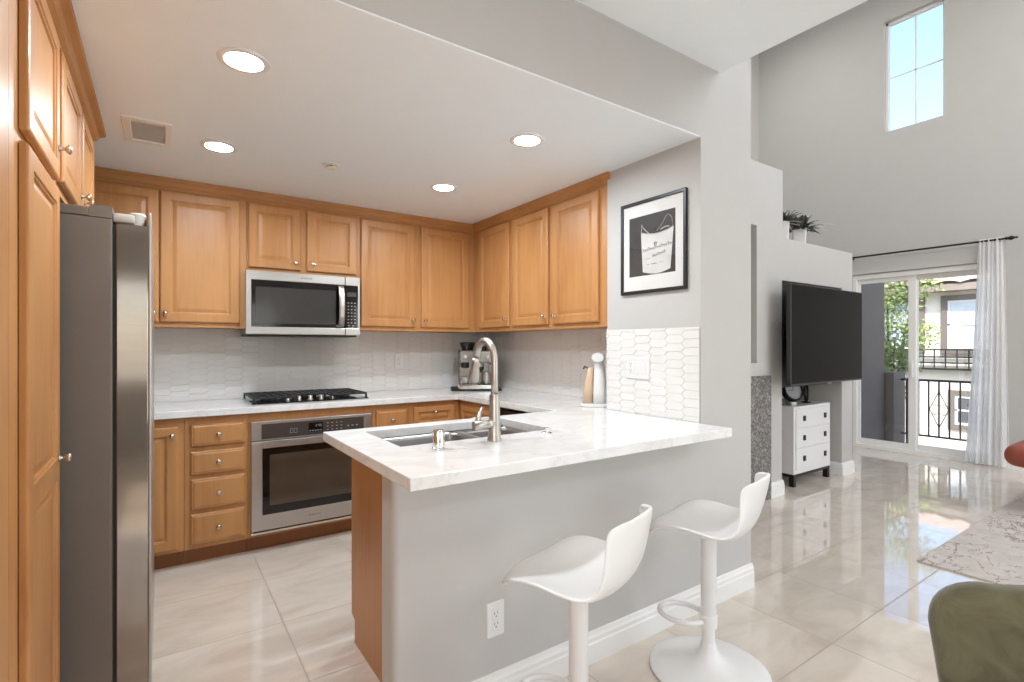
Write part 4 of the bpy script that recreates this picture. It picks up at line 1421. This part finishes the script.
# ------------------------------------------------------------------ bar stools
def make_stool(label):
    t = thing('bar_stool', label, 'stool', (0, 0, 0), 'white bar stools')
    zs = 0.585
    # centre line of the shell from front lip to top of the back: (y, z, half width, side rise, wrap)
    prof = [(0.217, -0.016, 0.120, 0.000, -0.034), (0.210, -0.010, 0.150, 0.004, -0.034), (0.176, 0.000, 0.184, 0.020, -0.024), (0.11, 0.006, 0.206, 0.042, -0.008),
            (0.04, 0.000, 0.212, 0.052, 0.0), (-0.03, -0.006, 0.212, 0.046, 0.0), (-0.095, -0.004, 0.208, 0.036, 0.002), (-0.145, 0.016, 0.198, 0.034, 0.008),
            (-0.175, 0.058, 0.184, 0.030, 0.022), (-0.194, 0.110, 0.168, 0.020, 0.040), (-0.208, 0.165, 0.156, 0.010, 0.058), (-0.218, 0.214, 0.146, -0.004, 0.068),
            (-0.222, 0.240, 0.126, -0.014, 0.062), (-0.223, 0.250, 0.098, -0.016, 0.046)]
    mb = MB()
    ns = 16
    rows = []
    for y, z, hw, rise, wrap in prof:
        row = []
        for i in range(ns + 1):
            s = -1 + 2 * i / ns
            k = abs(s) ** 2.0
            row.append((hw * s, y + wrap * k, zs + z + rise * k))
        rows.append(row)
    mb.loft(rows, close=False)
    seat = mb.build('seat_shell', STOOLW, t, smooth=True)
    sd = seat.modifiers.new('thickness', 'SOLIDIFY'); sd.thickness = 0.012; sd.offset = -1
    sb = seat.modifiers.new('smooth', 'SUBSURF'); sb.levels = 2; sb.render_levels = 2
    mb = MB()
    mb.lathe([(0.045, 0.574), (0.040, 0.560), (0.031, 0.553), (0.0295, 0.545), (0.0295, 0.205), (0.027, 0.200)], (0, 0, 0), 'z', 28)
    mb.build('post_cover', STOOLW, t, smooth='auto')
    mb = MB()
    mb.lathe([(0.0245, 0.205), (0.0245, 0.04)], (0, 0, 0), 'z', 24)
    mb.build('post', STOOLW, t, smooth='auto')
    mb = MB()
    mb.lathe([(0.228, 0.004), (0.228, 0.010), (0.221, 0.016), (0.19, 0.023), (0.13, 0.032), (0.08, 0.044), (0.05, 0.062), (0.035, 0.085), (0.0275, 0.115), (0.0265, 0.12)], (0, 0, 0), 'z', 48)
    bs = mb.build('base', STOOLW, t, smooth='auto')
    mb = MB()
    mb.lathe([(0.224, 0.0), (0.226, 0.004), (0.19, 0.004)], (0, 0, 0), 'z', 48)
    mb.build('rubber_ring', BLACK, bs)
    mb = MB()
    mb.lathe([(0.034, 0.178), (0.034, 0.222), (0.029, 0.226), (0.0295, 0.226)], (0, 0, 0), 'z', 24)
    ft = mb.build('footrest_clamp', STOOLW, t, smooth='auto')
    pts = []
    for k in range(21):
        a = radians(-75 + 330 * k / 20)
        pts.append((0.105 * sin(radians(0)) + 0.098 * cos(a) * 1.0, 0.135 + 0.100 * sin(a), 0.20))
    pts = []
    for k in range(25):
        a = radians(-105 + (-330 + 0) * k / 24 + 0)
        pts.append((0.078 * cos(a), 0.104 + 0.092 * sin(a), 0.200))
    MB().tube(pts, 0.0105, 10).build('footrest', STOOLW, ft)
    mb = MB()
    mb.tube([(0.05, -0.02, 0.566), (0.12, -0.04, 0.572), (0.165, -0.05, 0.576)], 0.005, 8)
    mb.build('height_lever', CHROME, t)
    return t
st1 = make_stool('white bar stool nearer the camera, in front of the power outlet')
st2 = copy_tree(st1)
st2['label'] = 'white bar stool farther along the half wall, its round base in view'
st1.location = (1.055, 1.18, 0.0)
st1.rotation_euler = (0, 0, radians(24))
st2.location = (1.81, 1.25, 0.0)
st2.rotation_euler = (0, 0, radians(21))
for ch in st2.children:      # this stool is set a little lower
    if ch.name.split('.')[0] in ('seat_shell', 'post_cover', 'height_lever'):
        ch.location.z -= 0.020

# ------------------------------------------------------------------ media niche
mp_ = thing('media_panel', 'black recessed media panel filling the niche behind the television', 'panel', (5.05, 2.38, 0.95))
MB().box(4.487, 5.605, 2.372, 2.40, 0.93, 1.870, 0.003).build('panel_face', BLACKM, mp_)
for z in (1.36, 1.50):
    MB().box(4.486, 4.52, 2.362, 2.372, z, z + 0.085, 0.002).build('socket', BLACK, mp_)
tv = thing('television', 'large flat television swung out in front of the niche', 'television', (4.96, 2.2, 0.97))
TVM = Matrix.Translation((4.955, 2.19, 1.39)) @ Matrix.Rotation(radians(0.5), 4, 'Z')
mb = MB(TVM.copy())
mb.box(-0.680, 0.680, 0.0, 0.040, -0.424, 0.424, 0.006)
mb.build('bezel', simple('graphite_bezel', (70, 69, 68), 0.35, 0.6), tv)
TVS = simple('tv_screen', (17, 16, 15), 0.45, var=0.01, spec=0.10)
MB(TVM.copy()).box(-0.672, 0.672, -0.0015, 0.0, -0.408, 0.416).build('screen', TVS, tv)
MB(TVM.copy()).box(-0.40, 0.40, 0.048, 0.08, -0.3, 0.25, 0.01).build('rear_housing', BLACK, tv)
mb = MB(TVM.copy())
mb.box(-0.05, 0.05, 0.08, 0.179, -0.15, 0.10, 0.004)
mb.build('wall_mount', BLACKM, tv)
MB(TVM.copy()).box(-0.03, 0.03, -0.004, 0.01, -0.432, -0.423, 0.001).build('logo_tab', STEEL, tv)

wc = thing('drawer_chest', 'white three drawer chest with black pulls on black metal legs in the niche', 'chest', (5.12, 2.6, 0))
CX0, CX1, CY0, CY1 = 4.771, 5.470, 2.412, 2.86
mb = MB()
mb.box(CX0, CX1, CY0, CY1, 0.115, 0.738, 0.004)
mb.build('body', WHITE, wc)
MC = face_back(CY0)
for z0, z1 in ((0.155, 0.350), (0.354, 0.532), (0.536, 0.712)):
    d = MB(MC).box(CX0 + 0.028, CX1 - 0.028, z0, z1, 0.0, 0.010, 0.002).build('drawer', WHITE, wc)
    for x in (CX0 + 0.165, CX1 - 0.135):
        MB(MC).box(x - 0.017, x + 0.017, (z0 + z1) / 2 - 0.024, (z0 + z1) / 2 + 0.024, 0.010, 0.022, 0.002).build('pull', BLACK, d)
mb = MB()
mb.box(CX0 + 0.004, CX1 - 0.004, CY0 + 0.004, CY0 + 0.03, 0.088, 0.115).box(CX0 + 0.004, CX1 - 0.004, CY1 - 0.03, CY1 - 0.004, 0.088, 0.115)
mb.box(CX0 + 0.004, CX0 + 0.03, CY0 + 0.03, CY1 - 0.03, 0.088, 0.115).box(CX1 - 0.03, CX1 - 0.004, CY0 + 0.03, CY1 - 0.03, 0.088, 0.115)
mb.build('base_frame', BLACKM, wc)
for x in (CX0 + 0.004, CX1 - 0.049):
    for y in (CY0 + 0.004, CY1 - 0.049):
        MB().box(x, x + 0.045, y, y + 0.045, 0, 0.09, 0.002).build('leg', BLACKM, wc)
# objects on the chest
clk = thing('desk_clock', 'round black desk clock with grey dial on the white chest', 'clock', (4.97, 2.53, 0.738))
KM = Matrix.Translation((4.97, 2.53, 0.868)) @ Matrix.Rotation(radians(-28), 4, 'Z') @ Matrix.Rotation(radians(-18), 4, 'X')
mb = MB(KM.copy())
mb.lathe([(0.085, 0.03), (0.100, 0.02), (0.104, -0.03), (0.098, -0.038), (0.086, -0.036), (0.084, -0.02)], (0, 0, 0), 'y', 36, cap0=True, cap1=False)
mb.build('case', BLACK, clk, smooth='auto')
mb = MB(KM.copy())
mb.lathe([(0.085, -0.018), (0.001, -0.0185)], (0, 0, 0), 'y', 32, cap0=False)
dl = mb.build('dial', simple('grey_dial', (176, 176, 180), 0.3), clk, recalc=False)
mb = MB(KM.copy())
mb.box(-0.002, 0.002, -0.022, -0.0195, 0.0, 0.06).box(-0.045, 0.0, -0.022, -0.0195, -0.002, 0.002)
for k in range(12):
    a = 2 * pi * k / 12
    mb.box(0.072 * cos(a) - 0.003, 0.072 * cos(a) + 0.003, -0.021, -0.0195, 0.072 * sin(a) - 0.003, 0.072 * sin(a) + 0.003)
mb.build('hands', BLACK, dl)
mb = MB()
mb.lathe([(0.048, 0.7385), (0.048, 0.765), (0.040, 0.772), (0.001, 0.773)], (4.97, 2.53, 0), 'z', 24)
mb.build('base', NICKEL, clk, smooth='auto')
rg = thing('ring_ornament', 'small dark open ring ornament beside the desk clock', 'ornament', (5.22, 2.52, 0.738))
mb = MB(Matrix.Translation((5.22, 2.52, 0.838)) @ Matrix.Rotation(radians(35), 4, 'Z'))
for r in (0.082, 0.062):
    mb.tube([(r * cos(2 * pi * k / 32), 0, r * sin(2 * pi * k / 32)) for k in range(32)], 0.010 if r > .07 else 0.005, 8, closed=True)
for k in range(6):
    a = 2 * pi * k / 6 + 0.3
    mb.tube([(0.062 * cos(a), 0, 0.062 * sin(a)), (0.082 * cos(a), 0, 0.082 * sin(a))], 0.004, 6)
mb.build('ring', BLACKM, rg)
MB().box(5.185, 5.255, 2.49, 2.55, 0.7385, 0.752, 0.003).build('base', BLACKM, rg)

# plants on the ledge
def potted_plant(x, y, z, label, seed, pot_w):
    rnd = random.Random(seed)
    t = thing('potted_plant', label, 'plant', (x, y, z), 'plants on the ledge')
    mb = MB()
    h = pot_w / 2
    mb.loft([rrect(x - h * .86, x + h * .86, y - h * .86, y + h * .86, 0.012, z + 0.001, 4), rrect(x - h, x + h, y - h, y + h, 0.014, z + 0.172, 4),
             rrect(x - h + .008, x + h - .008, y - h + .008, y + h - .008, 0.012, z + 0.172, 4), rrect(x - h + .01, x + h - .01, y - h + .01, y + h - .01, 0.012, z + 0.155, 4)])
    mb.build('pot', WHITE, t)
    def leaves(n, L0, L1, w, elev, mat, name):
        mb = MB()
        for _ in range(n):
            a = rnd.uniform(0, 2 * pi) if seed == 3 else rnd.uniform(-0.3, 2.3)
            el = radians(rnd.uniform(*elev))
            L = rnd.uniform(L0, L1)
            b = Vector((x + rnd.uniform(-h, h) * .7, y + rnd.uniform(-h, h) * .7, z + 0.16))
            d = Vector((cos(a) * cos(el), sin(a) * cos(el), sin(el)))
            sd = Vector((-sin(a), cos(a), 0))
            up = d.cross(sd)
            rows = []
            for k in range(6):
                s = k / 5
                p = b + d * L * s + Vector((0, 0, -0.35 * L * s * s))
                ww = w * (sin(pi * min(1, s * 0.92 + 0.08)) + 0.05)
                rows.append([p - sd * ww + up * 0.002, p + up * -0.002, p + sd * ww + up * 0.002])
            mb.loft(rows, close=False)
        o = mb.build(name, mat, t, recalc=False, smooth=True)
        s_ = o.modifiers.new('thickness', 'SOLIDIFY'); s_.thickness = 0.0012
    leaves(170, 0.10, 0.25 if seed == 3 else 0.2, 0.016, (10, 88), DARKLEAF, 'foliage')
    leaves(12, 0.16, 0.30 if seed == 3 else 0.16, 0.004, (0, 45), PALELEAF, 'pale_blades')
    t.rotation_euler = (0, 0, radians(-62))
    return t
potted_plant(5.085, 2.52, 2.2455, 'dark leafy plant in a white square pot on the ledge, nearer the window', 3, 0.125)
potted_plant(4.655, 2.46, 2.2455, 'dark leafy plant in a white pot half behind the raised wall block', 5, 0.125)

# ------------------------------------------------------------------ rug, chairs
mb = MB()
mb.rloft(3.75, 6.7, -1.3, 1.17, [(0.0, 0.01, 0.0005), (0.0, 0.01, 0.009), (0.004, 0.01, 0.012)])
o = mb.build('area_rug', RUGM, origin=(3.75, 1.17, 0))
tag(o, 'pale beige area rug with brown branch pattern on the tile floor', 'rug')

# olive chair: back towards the camera
gc = thing('dining_chair', 'olive green velvet chair with rounded back at the lower right', 'chair', (1.62, 0.25, 0))
GM = Matrix.Translation((1.480, 0.175, 0)) @ Matrix.Rotation(radians(-74), 4, 'Z')   # local +y leads away from the camera
mb = MB(GM.copy())
# padded back: rounded outline swept with thickness and a gentle curve
def back_outline(n=9):
    W, H0, H1, r = 0.255, 0.42, 0.785, 0.11
    pts = [(-W + 0.035, H0), (W - 0.035, H0)]
    for k in range(n):
        a = radians(90 * k / (n - 1))
        pts.append((W - r + r * cos(a), H1 - r + r * sin(a)))
    for k in range(1, 6):
        s = k / 6
        pts.append((W - r - 2 * (W - r) * s, H1 + 0.030 * sin(pi * s)))
    for k in range(n):
        a = radians(90 + 90 * k / (n - 1))
        pts.append((-W + r + r * cos(a), H1 - r + r * sin(a)))
    return pts
bo = back_outline()
def sw(s, yy):
    cx, cz = 0.0, 0.60
    return [(cx + (x - cx) * s, yy + 0.45 * x * x + (0.06 * (0.5 - z)), cz + (z - cz) * s) for x, z in bo]
# front and back faces filled with concentric rings so the pad curves
loops = [sw(0.02, -0.012), sw(0.5, -0.010), sw(0.85, -0.004), sw(0.95, 0.002), sw(0.985, 0.010), sw(1.0, 0.022), sw(1.0, 0.050), sw(0.985, 0.062), sw(0.95, 0.070), sw(0.85, 0.078), sw(0.5, 0.085), sw(0.02, 0.088)]
mb.loft(loops, smooth=True)
mb.build('backrest', OLIVE, gc)
mb = MB(GM.copy())
mb.rloft(-0.225, 0.225, 0.04, 0.47, [(0.02, 0.08, 0.40), (0.0, 0.08, 0.415), (0.0, 0.08, 0.455), (0.012, 0.08, 0.475), (0.05, 0.07, 0.482)])
mb.build('seat', OLIVE, gc, smooth='auto')
for sx in (-1, 1):
    for y0, y1 in ((0.10, 0.04), (0.40, 0.44)):
        MB(GM.copy()).tube([(sx * 0.18, y0, 0.40), (sx * 0.225, y1, 0.0)], [0.016, 0.010], 10).build('leg', BLACKM, gc)

# terracotta lounge chair
lc = thing('lounge_chair', 'terracotta leather lounge chair with rounded seat at the right edge', 'chair', (5.98, 0.75, 0.012))
def pillow(mb, x0, x1, y0, y1, z0, z1, r):
    zc, hz = (z0 + z1) / 2, (z1 - z0) / 2
    loops = []
    for k in range(9):
        a = radians(-90 + 180 * k / 8)
        loops.append(rrect(x0 + r * (1 - cos(a)), x1 - r * (1 - cos(a)), y0 + r * (1 - cos(a)), y1 - r * (1 - cos(a)), 0.08, zc + hz * sin(a), 6))
    mb.loft(loops, smooth=True)
mb = MB(); pillow(mb, 5.38, 6.35, 0.42, 1.14, 0.366, 0.530, 0.055)
mb.build('seat', LEATHER, lc)
mb = MB(); pillow(mb, 5.62, 6.35, 0.28, 0.44, 0.40, 0.86, 0.06)
mb.build('backrest', LEATHER, lc)
mb = MB().lathe([(0.26, 0.012), (0.26, 0.022), (0.05, 0.04), (0.035, 0.06), (0.035, 0.37)], (6.0, 0.76, 0), 'z', 32)
mb.build('pedestal', BLACKM, lc, smooth='auto')

# ------------------------------------------------------------------ outside
structure(MB().box(XW + 0.16, 8.95, 1.0, 3.35, -0.30, -0.12), 'floor_balcony', CONCRETE)
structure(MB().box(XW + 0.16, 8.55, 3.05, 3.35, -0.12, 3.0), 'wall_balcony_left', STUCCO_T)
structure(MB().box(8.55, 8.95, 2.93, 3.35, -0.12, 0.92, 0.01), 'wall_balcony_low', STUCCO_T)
structure(MB().box(-30, 60, -40, 60, -3.2, -3.0), 'ground', CONCRETE)
rl = thing('balcony_railing', 'black iron balcony railing with a diamond scroll outside the sliding door', 'railing', (8.8, 2.0, -0.12))
MB().box(8.785, 8.815, 0.6, 2.93, 0.80, 0.83).build('top_rail', BLACKM, rl)
MB().box(8.787, 8.813, 0.6, 2.93, 0.03, 0.055).build('bottom_rail', BLACKM, rl)
ys = [2.86] + [2.837 - 0.114 * (k + 1) for k in range(19)] + [0.62]
for k, y in enumerate(ys):
    w_ = 0.013 if k in (0, 20) else 0.009
    MB().box(8.80 - w_, 8.80 + w_, y - w_, y + w_, -0.12 if k in (0, 20) else 0.05, 0.80).build('baluster', BLACKM, rl)
mb = MB()
yc, zc = 2.495, 0.42
for s in (-1, 1):
    mb.tube([(8.80, yc, zc + 0.25), (8.80, yc + s * 0.105, zc), (8.80, yc, zc - 0.25)], 0.006, 6)
    for up in (1, -1):
        pts = []
        for k in range(22):
            a = k / 21 * 1.6 * 2 * pi
            r = 0.040 * (1 - k / 26)
            pts.append((8.80, yc + s * (0.048 + r * cos(a) - 0.0), zc + up * (0.05 + r * sin(a) * 0.7)))
        mb.tube(pts, 0.004, 6)
mb.build('scroll', BLACKM, rl)

# neighbouring house
XB = 16.0
nb = thing('house', 'cream stucco house with clay tile roof seen through the sliding door', 'house', (XB + 2, 4.5, -3.0))
mb = MB(frame((XB, 0, 0), (0, 1, 0), (0, 0, 1), (1, 0, 0)))
mb.box(-6, 12, -3.0, 3.0, 0, 5.0)
mb.build('wall', STUCCO, nb)
mb = MB(frame((XB, 0, 0), (0, 1, 0), (0, 0, 1), (1, 0, 0)))
mb.box(-6, 12, 2.62, 2.78, -0.40, 0)
mb.build('eave', STUCCO_T, nb)
mb = MB()
nx_ = 10
rows = []
for k in range(nx_ + 1):
    x = XB - 0.45 + k * 0.26
    step = 0.05
    zb = 2.78 + (x - XB + 0.45) * 0.38
    for e in (0, 1):
        row = []
        for i in range(0, 18 * 5 * 4 + 1):
            y = -6 + i * 0.05
            row.append((x + (0.255 if e else 0), y, zb + (0.09 if e else 0.02) + 0.055 * abs(sin(y * pi / 0.5))))
        rows.append(row)
mb.loft(rows, close=False)
mb.build('tile_roof', ROOFT, nb, recalc=True)
def house_window(y0, y1, z0, z1, blinds=True):
    mb = MB(frame((XB, 0, 0), (0, 1, 0), (0, 0, 1), (-1, 0, 0)))
    casing(mb, y0, y1, z0, z1, 0.13, 0.0, 0.05)
    w_ = mb.build('window', TAUPETRIM, nb)
    mb = MB(frame((XB, 0, 0), (0, 1, 0), (0, 0, 1), (-1, 0, 0)))
    casing(mb, y0 + 0.05, y1 - 0.05, z0 + 0.05, z1 - 0.05, 0.05, 0.0, 0.03)
    zz = (z0 + z1) / 2
    mb.box(y0, y1, zz - 0.02, zz + 0.02, 0.0, 0.03)
    mb.build('sash', TRIM, w_)
    mb = MB(frame((XB, 0, 0), (0, 1, 0), (0, 0, 1), (-1, 0, 0)))
    mb.box(y0 + 0.05, y1 - 0.05, z0 + 0.05, z1 - 0.05, 0.0, 0.01)
    mb.build('blind', simple('house_blind', (206, 214, 220), 0.4) if blinds else simple('house_dark_glass', (80, 84, 88), 0.2), w_)
house_window(3.22, 4.36, 1.22, 2.40)
house_window(4.95, 5.75, 1.22, 2.40)
house_window(3.55, 4.22, -0.62, 0.08, False)
hr = MB()
for z in (1.18, 1.00, 0.86):
    hr.box(XB - 0.22, XB - 0.18, 0.5, 8.0, z, z + 0.035)
y = 0.6
while y < 8:
    hr.box(XB - 0.21, XB - 0.19, y, y + 0.025, 0.75, 1.18)
    y += 0.22
hr.box(XB - 0.22, XB, 0.5, 8.0, 0.70, 0.74)
hr.build('balcony_railing_part', BLACKM, nb).name = 'front_railing'

# tree between the houses
def tree(x, y, z0, trunk_h, blobs, n, size, label):
    rnd = random.Random(11)
    t = thing('tree', label, 'tree', (x, y, z0))
    mb = MB().tube([(x, y, z0), (x + 0.05, y + 0.03, z0 + trunk_h * .5), (x - 0.04, y, z0 + trunk_h)], [0.11, 0.09, 0.05], 10)
    for bx, by, bz, r in blobs:
        mb.tube([(x, y, z0 + trunk_h * .6), ((x + bx) / 2, (y + by) / 2, (z0 + trunk_h * .7 + bz) / 2 + 0.2), (bx, by, bz)], [0.04, 0.025, 0.01], 6)
    mb.build('trunk', BARK, t)
    mb = MB()
    for bx, by, bz, r in blobs:
        for _ in range(int(n * r * r)):
            d = Vector((rnd.gauss(0, 1), rnd.gauss(0, 1), rnd.gauss(0, 1))).normalized()
            p = Vector((bx, by, bz)) + d * r * rnd.uniform(0.35, 1.0)
            u = Vector((rnd.gauss(0, 1), rnd.gauss(0, 1), rnd.gauss(0, 1))).normalized()
            v = u.orthogonal().normalized()
            L = size * rnd.uniform(0.6, 1.2)
            mb.poly([p - u * L, p + v * L * .45, p + u * L, p - v * L * .45])
    mb.build('foliage', LEAF, t, recalc=False)
    return t
tree(11.3, 3.95, -3.0, 4.4, [(11.2, 3.95, 2.25, 0.62), (11.4, 3.50, 2.55, 0.42), (11.0, 3.75, 1.45, 0.52), (11.3, 4.5, 1.9, 0.8), (11.1, 3.80, 0.95, 0.42), (11.6, 3.55, 1.50, 0.30), (11.5, 4.6, 2.7, 0.7), (11.2, 4.3, 1.0, 0.6), (11.3, 3.85, 0.4, 0.35)], 3400, 0.040,
     'light green leafy tree between the balcony and the neighbouring house')
